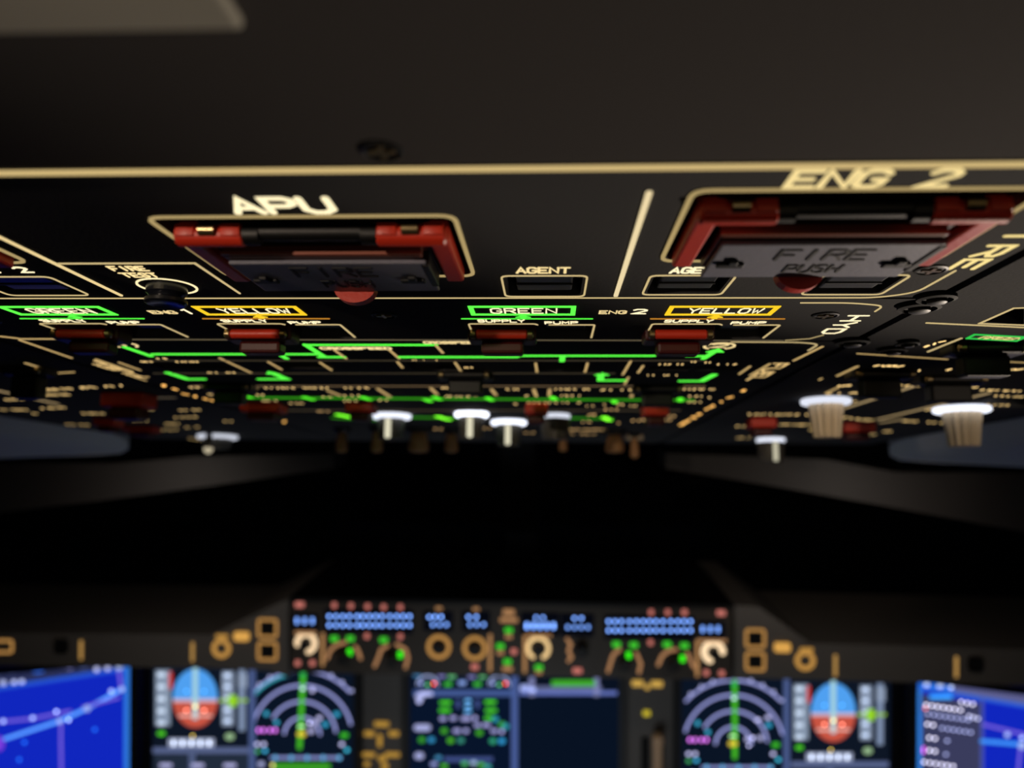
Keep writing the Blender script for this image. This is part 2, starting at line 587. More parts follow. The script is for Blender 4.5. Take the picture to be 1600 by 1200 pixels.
def fire_switch(ac, v0, label):
    t = thing('fire_switch', label, 'switch', PANEL, (ac, -v0 - .025, 0), 'guarded fire switches')
    bt = -v0 - .0105
    for s in (-1, 1):
        x0, x1 = (ac + .0165, ac + .034) if s > 0 else (ac - .034, ac - .0165)
        mb = MB().lathe(x0, (bt, .0012), [(.0022, 0), (.0028, .0006), (.0028, x1 - x0 - .0006), (.0022, x1 - x0)], 20, 'a')
        mb.box(x0 + .0005, x0 + .0055, bt + .0005, bt + .0032, -.001, .0022, .0004)
        mb.box(x1 - .0055, x1 - .0005, bt + .0005, bt + .0032, -.001, .0022, .0004)
        hb = mb.build('hinge_barrel', RED, t, True)
        MB().lathe((x0 + x1) / 2 - .002, (bt + .0026, .0006), [(.0016, 0), (.0016, .004)], 14, 'a').build('hinge_pin', STEEL, hb, True)
        xc = ac + s * .0148
        MB().lathe(xc - .002, (bt, .0010), [(.0026, 0), (.0026, .004)], 16, 'a').build('collar', BLACK, t, True)
        xa = ac + s * .0318
        MB().box(xa - .0026, xa + .0026, bt - .0375, bt, -.003, .0026, .0008).build('guard_arm', RED, t)
        MB().box(xa - .0030 - s * .003, xa - .0018 - s * .003 + .001, bt - .034, bt - .004, -.003, .0008, .0004).build('guard_arm', RED_SHADE, t)
    MB().lathe(ac - .017, (bt, .0004), [(.0022, 0), (.0022, .034)], 14, 'a').build('hinge_rod', BLACK, t, True)
    MB().box(ac - .027, ac + .026, bt - .036, bt - .010, .0002, .0032, .0006).build('housing', BROWN, t)
    MB().box(ac - .029, ac + .029, bt - .036, bt - .0102, -.009, .0002).build('housing_base', PIT, t)
    MB().box(ac - .027, ac + .026, bt - .0104, bt - .0096, .0022, .0030).build('housing_highlight', mat('red_edge_highlight', (170, 100, 80), .3), t)  # thin strip with the housing's highlight put in as a lighter colour
    gp = MB().box(ac - .0262, ac + .0268, bt - .0405, bt - .0128, .0033, .0046, .0005).build('guard_plate', GREYP, t)
    lettering(gp, 'FIRE', (ac - .0105, bt - .0242), (ac + .0115, bt - .0242), .0078, .0009, INK, .0046, .0049)
    lettering(gp, 'PUSH', (ac - .0055, bt - .0350), (ac + .0085, bt - .0350), .0062, .0007, INK, .0046, .0049)
    for s in (-1, 1):
        x = ac + s * .021
        mb = MB().box(x - .0035, x + .0035, bt - .0290, bt - .0262, .0046, .0056, .0004)
        mb.box(x - .001, x + .0014, bt - .0265, bt - .0235, .0046, .0058, .0004)
        mb.build('clip', BLACK, gp)
    MB().box(ac + .0255, ac + .0275, bt - .034, bt - .014, -.002, .0050, .0004).build('side_latch', BLACK, t)
    # half-round finger tab below the far edge of the plate
    mb = MB()
    arc = [(ac + .001 + .0062 * math.cos(k), .0036 + .0044 * math.sin(k)) for k in np.linspace(0, math.pi, 15)]
    f0 = [mb.bm.verts.new((x, bt - .0405, z)) for x, z in arc]
    f1 = [mb.bm.verts.new((x, bt - .0445, z)) for x, z in arc]
    mb.bm.faces.new(f0)
    mb.bm.faces.new(f1)
    for i in range(len(arc)):
        j = (i + 1) % len(arc)
        mb.bm.faces.new((f0[i], f0[j], f1[j], f1[i]))
    mb.build('guard_tab', RED, t)
    return t


FS = fire_switch(-.0045, .1755, 'red-guarded fire switch with grey FIRE PUSH plate under the APU lettering')
dup(FS, (.1225, -.1615 - .025, 0), PANEL, 'red-guarded fire switch with grey FIRE PUSH plate under the ENG 2 lettering', 'guarded fire switches')
dup(FS, (-.131, -.161 - .025, 0), PANEL, 'fire switch at the left edge, only the corner of its red guard showing', 'guarded fire switches')

# hydraulic panel
hyd = thing('hydraulic_panel', 'dark hydraulic panel with green and yellow boxes and HYD lettering', 'panel', PANEL, (0, V(285), 0))
units = [(-.1405, 'G', 1), (-.0702, 'Y', 1), (.0268, 'G', 2), (.0957, 'Y', 2)]
hh = []
for x, c, n in units:
    hh.append(rnd(rect(x - .003, x + .0455, V(318.2), V(291)), .002))
plate_of(hyd, -.1805, .1775, .2535, .3205, hh)
MB().stroke([(-.170, V(320)), (.150, V(320))], .0008).build('border_line', glow((200, 180, 140), .22), hyd)
MB().stroke(rnd([(.138, V(258)), (.1545, V(258)), (.1665, V(262)), (.1668, V(270))], .006, False), .0006).build('border_line', G1, hyd)
MB().stroke(rnd([(-.142, V(258)), (-.160, V(258)), (-.169, V(262)), (-.170, V(271))], .006, False), .0006).build('border_line', G1, hyd)
MB().stroke([(.151, V(319.5)), (.1595, V(316)), (.1625, V(309))], .0006).build('border_line', glow(GOLD, .4), hyd)
lettering(hyd, 'HYD', (.1605, V(276.5)), (.1605, V(306)), .0066, .0011, GT, up=(1, 0))
for x, c, n in units:
    col = GRN if c == 'G' else (255, 210, 40)
    far = x < 0
    MB().stroke(rect(x + .0008, x + .0363, V(274.6), V(263.2)), .0017, 0, .0003, True).build('colour_box', glow(col, 1.3 if c == 'G' else 1.0, True), hyd)
    lettering(hyd, 'GREEN' if c == 'G' else 'YELLOW', (x + .0075, V(272.6)), (x + (.0305 if c == 'G' else .0325), V(272.6)), .0066, .00062, GT)
    # supply line with its little arrowhead
    MB().stroke([(x - .004, V(281.2)), (x + .0435, V(281.2))], .0008).build('flow_line', glow(GRN if c == 'G' else (255, 170, 60), .9 if c == 'G' else .5), hyd)
    mb = MB()
    ax = x + .0185
    top = [(ax, V(275.8)), (ax + .0028, V(279)), (ax + .0010, V(279)), (ax + .0010, V(281)), (ax - .0010, V(281)), (ax - .0010, V(279)), (ax - .0028, V(279))]
    mb.plate(top, [], 0, .0003)
    mb.build('flow_arrow', glow(col, 1.0), hyd)
    lettering(hyd, 'SUPPLY', (x + .0016, V(287)), (x + .0187, V(287)), .0040, .0005, GT)
    lettering(hyd, 'PUMP', (x + .0265, V(289.8)), (x + .0385, V(289.4)), .0036, .0005, GT)
    MB().stroke(rnd([(x + .0235, V(291.2)), (x + .0225, V(289.6)), (x - .0025, V(289.6)), (x - .0025, V(314))], .0015, False), .0006).build('border_line', G1, hyd)
    MB().stroke(rnd([(x + .028, V(291.2)), (x + .045, V(291.2)), (x + .045, V(314.5))], .001, False), .0007).build('border_line', G1, hyd)
    b = MB().box(x + .0265, x + .0425, V(316), V(293), -.007, -.003, .0006).build('push_button', FACE, hyd)
for x, n in ((-.0892, '1'), (.0725, '2')):
    lettering(hyd, 'ENG', (x, V(273.4)), (x + .0092, V(273.4)), .0042, .0006, glow(GOLD, .9))
    lettering(hyd, n, (x + .0118, V(273.4)), (x + .0160, V(273.4)), .0062, .0009, GT)
for a, v in ((-5, 275.7), (152, 275.6), (-160, 285)):
    screw(hyd, U(a), V(v), .0046)
for a, v in ((178, 262), (178, 320.5), (-181, 262), (178, 250)):
    fastener(hyd if v > 255 else fire, U(a), V(v), .0068 if v > 255 else .006)


def guarded_switch(ac, v0, label, w=.0245, colr=RED, dark=RED_SHADE, drop=.0088, group='guarded toggle switches'):
    t = thing('guarded_switch', label, 'switch', PANEL, (ac, -v0, 0), group)
    bt = -v0
    MB().lathe(ac - w * .4, (bt, .0022), [(.0015, 0), (.0019, .0004), (.0019, w * .8 - .0004), (.0015, w * .8)], 18, 'a').build('hinge_bar', colr, t, True)
    for s in (-1, 1):
        x = ac + s * w * .45
        MB().lathe(x - w * .055, (bt, .0022), [(.0013, 0), (.0019, .0005), (.0019, w * .11 - .0005), (.0011, w * .11)], 14, 'a').build('hinge_end', STEEL, t, True)
    MB().box(ac - w * .55, ac + w * .55, bt - .014, bt - .0020, -.003, .0040, .0010).build('guard', dark, t)
    MB().box(ac - w * .34, ac + w * .34, bt - .013, bt - .0045, .0040, drop, .0012).build('guard_tab', dark, t)
    return t


hsw = ['first from the left in the hydraulic panel, tinged green', 'below the left YELLOW box', 'below the middle GREEN box', 'below the right YELLOW box']
GS = None
for (x, c, n), lb in zip(units, hsw):
    lab = 'red-guarded supply switch ' + lb
    if GS is None:
        GS = guarded_switch(x + .0095, .2985, lab)
    else:
        dup(GS, (x + .0095, -.2985, 0), PANEL, lab)

# fuel panel
G4 = glow(GOLD, .9)
G5 = glow(WARM, 1.6)
G6 = glow(WARM, 1.5)
G7 = glow(WARM, 3.4)
DIM = glow((190, 170, 135), .25)
GL = glow(GRN, 1.15, False)
GL2 = glow((80, 230, 40), 1.5)
GL3 = glow((110, 235, 40), 2.2)
fuel = thing('fuel_panel', 'dark fuel panel crossed by bright green flow lines beneath the hydraulic panel', 'panel', PANEL, (0, V(390), 0))
fhs = []
fbtn = [(230, 345, 568, 577), (430, 508, 565, 576), (634, 712, 566, 580), (840, 916, 567, 580), (1016, 1082, 572, 579), (1090, 1160, 572, 579)]
for x0, x1, y0, y1 in fbtn:
    a0, b1 = P(x0, y0)
    a1, b0 = P(x1, y0)[0], P(x1, y1)[1]
    fhs.append(rnd(rect(a0, a1, b0, b1), .002))
plate_of(fuel, -.1805, .1775, .3225, .4535, fhs)
for h in fhs:
    xs, ys = [p[0] for p in h], [p[1] for p in h]
    MB().box(min(xs) + .002, max(xs) - .002, min(ys) + .002, max(ys) - .002, -.007, -.003, .0006).build('push_button', FACE, fuel)
flow = [
    ([(195, 542), (236, 556)], .0026), ([(240, 553), (388, 553)], .0028),
    ([(434, 552), (448, 560)], .0024), ([(440, 553), (500, 553)], .0028), ([(500, 557.5), (536, 557.5)], .0030),
    ([(477, 538), (505, 556)], .0026), ([(480, 538.5), (680, 538.5)], .0026),
    ([(625, 557.5), (806, 557.5)], .0030), ([(804, 541), (808, 557)], .0026), ([(811, 555.5), (1021, 555.5)], .0027), ([(879, 557), (878, 564)], .0026),
    ([(1074, 556), (1100, 556)], .0028), ([(1099, 560), (1116, 549)], .0026),
    ([(262, 582), (293, 592), (318, 592)], .0036), ([(406, 592), (448, 592), (424, 582)], .0036),
    ([(939, 584), (938, 594), (976, 594)], .0036), ([(1064, 595), (1096, 595), (1116, 585)], .0036),
]
for pts, wd in flow:
    line(fuel, pts, wd, GL, 'flow_line')
for (x, y) in ((1120, 547), (941, 584), (423, 582)):
    a, b = P(x, y)
    MB().plate([(a, b + .004), (a + .004, b - .004), (a - .004, b - .004)], [], 0, .0003).build('flow_arrow', GL, fuel)
for pts in ([(30, 529), (92, 529)], [(31, 531), (112, 559)], [(1285, 541), (1240, 563)], [(608, 546), (624, 560)], [(680, 538), (692, 551)],
            [(522, 546), (541, 560)], [(621, 565), (629, 574)], [(711, 566), (722, 582)], [(343, 559), (392, 582)], [(419, 565), (440, 577)], [(500, 566), (518, 578)],
            [(837, 567), (839, 581)], [(918, 567), (914, 581)], [(986, 563), (973, 585)], [(1005, 571), (997, 582)], [(982, 589), (976, 600)],
            [(1172, 572), (1155, 584)], [(1203, 568), (1172, 586)], [(150, 561), (206, 580)], [(186, 566), (219, 578)], [(206, 587), (228, 594)], [(1284, 591), (1280, 593)]):
    line(fuel, pts, .0012, glow(WARM, .55))
MB().stroke(rnd([(.130, V(321.9 + 1)), (.158, V(323.4)), (.1668, V(327)), (.1670, V(341))], .008, False), .0010).build('border_line', glow(GOLD, .5), fuel)
for y, x0, x1 in ((563, 220, 1100), (583, 240, 960)):
    line(fuel, [(x0, y), (x1, y)], .0011, glow((190, 170, 135), .10))
line(fuel, [(300, 603), (1100, 603)], .0018, glow((200, 165, 120), .30))
lettering(fuel, 'CROSSFEED', P(664, 536.5), P(748, 536.5), .0042, .0008, G4)
lettering(fuel, 'CROSSFEED', P(504, 545.5), P(612, 545.5), .0046, .0008, glow(GOLD, 1.1))
lettering(fuel, 'FUEL', (.1615, V(374)), (.1615, V(426)), .0066, .0013, glow(WARM, .85), up=(1, 0))
lettering(fuel, 'FUEL', (-.1690, V(424)), (-.1690, V(372)), .0066, .0014, glow(WARM, .9), up=(-1, 0))
ca, cb = P(1124, 540.5)
MB().stroke([(ca + .0062 * math.cos(t), cb + .0068 * math.sin(t)) for t in np.linspace(-.9, math.pi + .9, 25)], .0011).build('ring_line', glow(GOLD, .9), fuel)
lettering(fuel, '2', (ca - .0030, cb - .0030), (ca + .0030, cb - .0030), .0075, .0010, G4)
ca, cb = P(190, 538)
MB().stroke([(ca + .0062 * math.cos(t), cb + .0068 * math.sin(t)) for t in np.linspace(-.9, math.pi + .9, 25)], .0011).build('ring_line', glow(GOLD, .9), fuel)
lettering(fuel, '1', (ca - .0030, cb - .0030), (ca + .0030, cb - .0030), .0075, .0010, G4)
for (x0, x1, y, n) in ((220, 238, 565, 4), (243, 260, 560, 3), (274, 312, 565, 8), (312, 342, 582, 5), (350, 377, 582, 5), (638, 686, 563, 7), (724, 738, 574, 4),
                       (1029, 1070, 569, 8), (1078, 1090, 565, 3), (1098, 1112, 566, 3), (1116, 1152, 569, 6), (1010, 1024, 586, 3), (1033, 1062, 586, 5)):
    marks(fuel, (x0, y), (x1, y), n, .0010, G5)
for ac, v, lb in ((U(11), .438 - .04, 'black-guarded switch under the CROSSFEED lettering in the middle of the fuel panel'),
                  (U(117), .446, 'black-guarded switch at the right side of the fuel panel'), (U(-134), .446, 'black-guarded switch at the left side of the fuel panel')):
    guarded_switch(ac, v, lb, .026, BLACK, BLACK, .0115)

# two further centre panels
air = thing('air_panel', 'dark centre panel with one long dim green line beyond the fuel panel', 'panel', PANEL, (0, V(520), 0))
plate_of(air, -.1805, .1775, .4555, .5995, [])
line(air, [(378, 621), (1078, 625)], .0065, glow((80, 230, 40), .42), 'flow_line')
for x, y in ((384, 619), (482, 622), (572, 622), (668, 625), (683, 622), (765, 623), (865, 622), (960, 627), (1063, 624)):
    a, b = P(x, y)
    MB().stroke([(a - .001, b + .006), (a + .001, b - .006)], .0040, 0, .0004).build('flow_arrow', GL2, air)
for x0, x1, y, n in ((394, 515, 606, 18), (292, 334, 605, 6), (326, 354, 616, 4), (348, 380, 626, 6), (400, 414, 617, 2), (410, 434, 626, 5), (452, 476, 630, 4),
                     (534, 576, 606, 6), (688, 734, 606, 8), (692, 734, 619, 7), (786, 816, 608, 4), (864, 924, 608, 10), (938, 988, 609, 7),
                     (820, 850, 618, 5), (874, 908, 618, 6), (820, 908, 629, 13), (940, 980, 632, 6), (1042, 1120, 608, 14), (1012, 1046, 629, 6), (1074, 1098, 619, 4),
                     (1074, 1098, 628, 4), (1106, 1114, 621, 1), (500, 520, 620, 2), (536, 566, 618, 4), (590, 612, 625, 3), (534, 560, 626, 4), (804, 808, 631, 1), (914, 928, 634, 2), (980, 994, 634, 2)):
    marks(air, (x0, y), (x1, y), n, .0018, G6, .0040)
for pts in ([(673, 606), (683, 616)], [(734, 606), (743, 618)], [(768, 608), (775, 617)], [(834, 608), (837, 617)], [(859, 608), (858, 618)], [(990, 613), (986, 620)], [(512, 610), (532, 618)], [(590, 607), (610, 620)]):
    line(air, pts, .0020, glow(WARM, .55))
for p0, p1, n in (((282, 614), (342, 628), 5), ((1168, 607), (1120, 631), 4), ((252, 601), (277, 609), 2), ((1118, 632), (1102, 640), 4)):
    marks(air, p0, p1, n, .0032, glow(ORNG, 1.9), .0062)
line(air, [(400, 641), (1060, 641)], .004, glow((190, 165, 130), .12))

fwdp = thing('forward_overhead_panel', 'dark centre panel at the far front end of the overhead row, behind the knobs', 'panel', PANEL, (0, V(740), 0))
plate_of(fwdp, -.1805, .1775, .6015, .893, [])
for pts in ([(528, 653), (578, 656)], [(646, 652), (716, 653)], [(890, 653), (948, 654)]):
    line(fwdp, pts, .012, glow((80, 220, 40), .28), 'flow_line')
for x, y in ((540, 650), (693, 653), (948, 654)):
    a, b = P(x, y)
    MB().stroke([(a - .003, b + .012), (a + .003, b - .012)], .0055, 0, .0004).build('flow_arrow', GL3, fwdp)
for x0, x1, y, n in ((880, 950, 671, 14), (884, 930, 678, 8), (810, 844, 676, 6), (1002, 1060, 656, 9), (1036, 1062, 650, 5), (906, 924, 659, 2), (964, 970, 661, 1), (984, 1002, 657, 3),
                     (494, 514, 642, 4), (670, 700, 670, 5), (754, 772, 669, 3), (920, 932, 648, 2), (936, 968, 640, 5)):
    marks(fwdp, (x0, y), (x1, y), n, .0026, glow((255, 205, 135), 1.1), .008)
for p0, p1, n in (((404, 646), (448, 660), 4), ((1098, 644), (1060, 666), 7)):
    marks(fwdp, p0, p1, n, .0040, glow(ORNG, 2.0), .012)

# side columns
right = thing('right_overhead_panel', 'dark right-hand overhead panel with slanting gold lines and fluted knobs', 'panel', PANEL, (.29, V(560), 0))
rh = [hole_px((1600, 481), (1584, 482), (1534, 503), (1600, 507)), hole_px((1545, 622), (1610, 622), (1610, 636), (1520, 636))]
plate_of(right, .1815, .408, .1495, .893, rh)
line(right, [(1448, 504), (1640, 513)], .0009, G1)
line(right, [(1640, 479), (1584, 481), (1530, 505), (1600, 507.5)], .0008, G1)
a = [P(1523, 522), P(1602, 526), P(1588, 532), P(1511, 528)]
MB().stroke(a, .0009, 0, .0004, True).build('colour_box', glow((60, 230, 90), .75), right)
lettering(right, 'GREEN', P(1527, 529), P(1590, 531), .0048, .0006, glow((240, 225, 140), .9))
line(right, [(1450, 549), (1502, 528)], .0010, G1)
line(right, [(1340, 552), (1480, 561)], .0011, glow(WARM, .45))
line(right, [(1535, 563), (1640, 568)], .0011, glow(WARM, .45))
for pts in ([(1308, 587), (1340, 572)], [(1290, 614), (1310, 605)]):
    line(right, pts, .0016, glow(WARM, .5))
for pts in ([(1318, 638), (1426, 604)], [(1372, 655), (1545, 614)], [(1376, 660), (1410, 655)]):
    line(right, pts, .0030, glow((255, 220, 160), .38))
for p0, p1, n in (((1440, 543), (1477, 532), 4), ((1367, 571), (1410, 572), 8), ((1308, 603), (1331, 602), 5), ((1402, 602), (1440, 603), 5), ((1408, 591), (1416, 592), 1), ((1432, 578), (1438, 579), 1), ((1480, 607), (1528, 605), 9), ((1532, 609), (1595, 611), 11),
                  ((1550, 618), (1600, 620), 7), ((1540, 632), (1578, 633), 5), ((1317, 652), (1364, 657), 7), ((1407, 657), (1474, 661), 9), ((1340, 678), (1370, 679), 4), ((1380, 674), (1395, 674), 2), ((1376, 608), (1398, 607), 3),
                  ((1165, 647), (1275, 648), 14), ((1150, 666), (1174, 666), 4), ((1218, 663), (1272, 664), 8), ((1150, 684), (1172, 684), 4), ((1566, 577), (1600, 577), 4), ((1460, 576), (1530, 580), 3), ((1290, 615), (1352, 613), 9), ((1248, 626), (1262, 626), 2), ((1326, 626), (1340, 627), 2), ((1448, 640), (1462, 640), 2), ((1544, 640), (1552, 640), 1), ((1262, 670), (1276, 674), 3)):
    marks(right, p0, p1, n, .0016 if p0[1] < 640 else .0026, glow(WARM, 1.7 if p0[1] < 640 else 1.3), .0036 if p0[1] < 640 else .008)
screw(right, *P(1418, 538), .0048)
fastener(right, *P(1395, 545), .006)
fastener(right, *P(1420, 533), .004)

left = thing('left_overhead_panel', 'dark left-hand overhead panel with rows of gold lettering and red guards', 'panel', PANEL, (-.29, V(560), 0))
plate_of(left, -.408, -.1845, .1495, .893, [])
for pts in ([(40, 567), (82, 580)], [(66, 584), (115, 581)], [(0, 525), (26, 528)]):
    line(left, pts, .0016, glow(WARM, .55))
line(left, [(-30, 604), (90, 631)], .0030, glow((255, 220, 160), .38))
line(left, [(200, 622), (270, 621)], .0050, glow((190, 170, 140), .14))
for p0, p1, n in (((36, 611), (192, 602), 22), ((42, 618), (110, 616), 10), ((0, 625), (38, 623), 6), ((0, 640), (43, 640), 7), ((64, 638), (112, 636), 8), ((126, 646), (164, 646), 5), ((100, 663), (143, 664), 6), ((192, 614), (222, 619), 4), ((200, 640), (244, 639), 7), ((218, 632), (240, 634), 4),
                  ((206, 657), (240, 657), 6), ((250, 653), (312, 651), 8), ((276, 641), (318, 640), 6), ((255, 662), (282, 662), 5), ((250, 672), (278, 671), 4), ((290, 668), (312, 667), 3), ((52, 646), (58, 646), 1), ((172, 673), (180, 673), 1), ((214, 672), (226, 671), 2), ((345, 658), (370, 658), 3), ((296, 685), (316, 688), 4)):
    marks(left, p0, p1, n, .0020, glow(WARM, 1.4), .006)


# ------------------------------------------------------------------ switches and knobs on the overhead
def px_switch(px, py, w_px, v_c, label, **k):
    a, b = P(px, py, v_c)
    wd = w_px / FPX * (-b)
    return guarded_switch(a, -b, label, wd, **k)


px_switch(1552, 543, 104, .002, 'black-guarded switch under the small GREEN box on the right', colr=BLACK, dark=BLACK, drop=.013)
px_switch(1384, 584, 88, .002, 'black-guarded switch left of the long slanting gold line, near the fluted knob', colr=BLACK, dark=BLACK, drop=.013)
px_switch(1494, 592, 92, .002, 'black-guarded switch between the two slanting gold lines', colr=BLACK, dark=BLACK, drop=.013)
px_switch(30, 578, 70, .002, 'black-guarded switch at the far left edge of the overhead', colr=BLACK, dark=BLACK, drop=.016)


def red_cover(px, py, w_px, drop, label):
    a, b = P(px, py)
    wd = w_px / FPX * (-b)
    t = thing('switch_cover', label, 'cover', PANEL, (a, b, 0), 'far red switch covers')
    MB().box(a - wd / 2, a + wd / 2, b - .02, b, 0, drop * .55, .0015).build('hinge_block', RED, t)
    MB().box(a - wd * .36, a + wd * .36, b - .019, b - .003, drop * .55, drop, .002).build('flap', RED_SHADE, t)


for i, (px, py, wp_, dr, lb) in enumerate((
        (190, 612, 72, .017, 'largest red switch cover, in the left panel rows'),
        (160, 652, 34, .012, 'small bright red switch cover below the largest red cover on the left'),
        (214, 664, 50, .010, 'red switch cover nearest the front on the left panel'),
        (405, 628, 66, .012, 'red switch cover below the left end of the dim green line'),
        (560, 628, 44, .012, 'red switch cover just left of the row of lit knobs'),
        (838, 629, 36, .014, 'red switch cover between the lit knobs in the middle'),
        (1026, 631, 40, .014, 'red switch cover below the right end of the dim green line'),
        (1194, 652, 40, .014, 'red switch cover above the front right lit knob'),
        (1344, 660, 48, .014, 'red switch cover between the two fluted knobs'))):
    red_cover(px, py, wp_, dr, lb)

WHITE = (235, 240, 255)


def lit_knob(px, py, ring_w, body_w, h_px, k, label, pointer=1.0, flute=False, seg=28, stalk=False):
    a, b = P(px, py)
    s = -b / FPX
    R, r, h = ring_w * s / 2, body_w * s / 2, h_px * s
    t = thing('rotary_knob', label, 'knob', PANEL, (a, b, 0), 'rotary knobs with lit collars')
    MB().lathe(a, b, [(R * .92, 0), (R, .0006), (R, .0030), (R * .92, .0038)], 40).build('lit_collar', glow(WHITE, k, True), t, True)
    if flute:
        MB().lathe(a, b, [(r * 1.1, .0038), (r * 1.05, .010), (r, .012), (r * .86, h), (r * .80, h + .001), (.0003, h + .0012)], 72, 'c', 14, .16).build('fluted_grip', BEIGE, t, True)
    else:
        MB().lathe(a, b, [(r * .98, .0038), (r, .008), (r * .9, h - .001), (r * .84, h), (.0003, h + .0005)], seg).build('grip', mat('dull_knob', (96, 92, 84), .5), t, True)
        MB().box(a - r * .16, a + r * .16, b - r * .5, b + r * 1.25, .0038, h + .001, r * .1).build('grip_bar', mat('dull_bar', (110, 105, 96), .5), t)
    if stalk:
        MB().box(a - r * .22, a + r * .22, b + R * .9, b + R * 1.08, 0, h, .001).build('lever', mat('dull_bar', (110, 105, 96), .5), t)
        MB().lathe(a, b + R, [(r * .3, h), (r * .3, h + .003), (r * .1, h + .006)], 16).build('lever_tip', glow((240, 225, 190), .6), t, True)
    if pointer:
        MB().box(a - .0022, a + .0022, b + r * 1.2, b + r * 1.32, .0045, h, .0012).build('pointer_line', glow((255, 248, 215), pointer), t)
    return t


lit_knob(612, 647, 62, 42, 40, 1.3, 'lit-collar knob with bright pointer, leftmost of the middle group', .75)
lit_knob(737, 644, 54, 40, 42, 2.6, 'brightest lit-collar knob with pointer, second of the middle group', .75)
lit_knob(795, 657, 56, 40, 40, 2.0, 'lit-collar knob with pointer standing lowest in the middle group', .75)
lit_knob(868, 647, 46, 46, 40, .9, 'lit-collar knob without pointer, rightmost of the middle group', 0)
lit_knob(1204, 685, 42, 40, 36, 1.3, 'lit-collar knob with pointer at the front of the right panel', .6)
lit_knob(340, 680, 62, 44, 22, .8, 'lit-collar knob standing alone at the front of the left panel', .0, stalk=True)
lit_knob(1290, 623, 74, 48, 58, .95, 'beige fluted knob with lit collar nearest the centre panel', 0, True)
lit_knob(1502, 636, 80, 52, 58, 1.6, 'beige fluted knob with bright lit collar at the far right', 0, True)


def toggle(px, py, w_px, y1, label, tee=False):
    a, b = P(px, py)
    s = -b / FPX
    wd, h = w_px * s, (y1 - py) * s
    t = thing('toggle_switch', label, 'switch', PANEL, (a, b, 0), 'brown toggle levers at the front edge')
    MB().lathe(a, b, [(wd * .7, 0), (wd * .7, .003), (wd * .5, .005)], 16).build('collar', BLACK, t, True)
    MB().lathe(a, b, [(wd * .28, .004), (wd * .36, h * .3), (wd * .5, h * .85), (wd * .42, h), (.0002, h + .001)], 18).build('lever', mat('brown_lever', (190, 140, 90), .5), t, True)
    if tee:
        MB().box(a - wd * 1.0, a + wd * 1.0, b - wd * .3, b + wd * .3, h * .08, h * .30, .002).build('cross_bar', BEIGE, t)


for px, py, wd, y1, lb, tee in ((535, 668, 20, 706, 'short brown toggle lever, leftmost at the front edge', False), (590, 666, 20, 706, 'brown toggle lever partly behind the leftmost lit knob of the middle group', False),
                                (655, 668, 34, 706, 'widest brown toggle lever between the two left lit knobs', False), (706, 670, 22, 706, 'brown toggle lever left of the brightest lit knob', False),
                                (880, 676, 14, 704, 'thin brown toggle lever behind the rightmost lit knob of the middle group', False), (960, 672, 30, 706, 'thick brown toggle lever right of the middle lit knobs', False),
                                (991, 676, 14, 714, 'thin T-shaped toggle lever, rightmost at the front edge', True)):
    toggle(px, py, wd, y1, lb, tee)


# ------------------------------------------------------------------ glareshield
F_G = front(1.20)
g = lambda x, y, c=0.0: at(F_G, x, y, c)
GSP = .00098          # metres of one photo pixel at the glareshield


def extrude_px(pxs, c0, c1, frame=None):
    return MB().plate([at(frame or F_G, *p) for p in pxs], [], c0, c1)


gl = thing('glareshield_wing', 'left dark wing of the glareshield under the windshield with gold-lit slots', 'glareshield', F_G, (*g(200, 1010), 0), 'glareshield wings')
gr = thing('glareshield_wing', 'right dark wing of the glareshield under the windshield with gold-lit slots', 'glareshield', F_G, (*g(1400, 1040), 0), 'glareshield wings')
extrude_px([(-500, 985), (330, 992), (420, 950), (450, 936), (450, 1058), (420, 1048), (330, 1044), (-500, 1032)], -.30, 0).build('pad', COAM, gl)
extrude_px([(1148, 946), (1185, 948), (1265, 1005), (2100, 1030), (2100, 1085), (1265, 1062), (1185, 1060), (1148, 1062)], -.30, 0).build('pad', COAM, gr)
GS_ = lambda x: gl if x < 800 else gr
BZ = glow(BRNZ, .62)
BZ2 = glow((225, 180, 100), .55)


def glyph(parent, name, x, y, w_, h_, mt, c=0.0, frame=None, t=.0015):
    a, b = at(frame or F_G, x, y)
    w2, h2 = w_ * GSP / 2, h_ * GSP / 2
    return MB().box(a - w2, a + w2, b - h2, b + h2, c, c + t, min(w2, h2) * .45).build(name, mt, parent)


def ringline(parent, name, x, y, rx, ry, wpx, mt, t0=0, t1=360, frame=None):
    a, b = at(frame or F_G, x, y)
    n = 28
    full = (t1 - t0) >= 360
    ts = np.radians(np.linspace(t0, t1, n + 1))
    ts = ts[:-1] if full else ts
    return MB().stroke([(a + rx * GSP * math.cos(t), b + ry * GSP * math.sin(t)) for t in ts], wpx * GSP, 0, .001, full).build(name, mt, parent)


for x, y0, y1 in ((127, 1000, 1031), (301, 1003, 1034), (1305, 1023, 1056), (1494, 1026, 1058)):
    glyph(GS_(x), 'lit_slot', x, (y0 + y1) / 2, 5, y1 - y0, glow((215, 165, 90), .62))
for x, y in ((97, 1009), (1523, 1037)):
    glyph(GS_(x), 'recess', x, y, 22, 22, PIT, -.0005)
MB().stroke(rnd([g(-14, 1001), g(19, 1001), g(19, 1019), g(-14, 1019)], .004), 4 * GSP, 0, .001, True).build('lit_frame', BZ, gl)
for sx, cx, cy in ((1, 418, 978), (-1, 1180, 994)):
    for k in range(2):
        a0, b0 = g(cx - 14, cy - 10 + 36 * k)
        a1, b1 = g(cx + 14, cy + 17 + 36 * k)
        MB().stroke(rnd(rect(a0, a1, b1, b0), .004), 4.0 * GSP, 0, .0012, True).build('lit_frame', BZ, GS_(cx))
        MB().box(a0 + .003, a1 - .003, b1 + .003, b0 - .003, -.001, .0006, .001).build('push_button', PIT, GS_(cx))
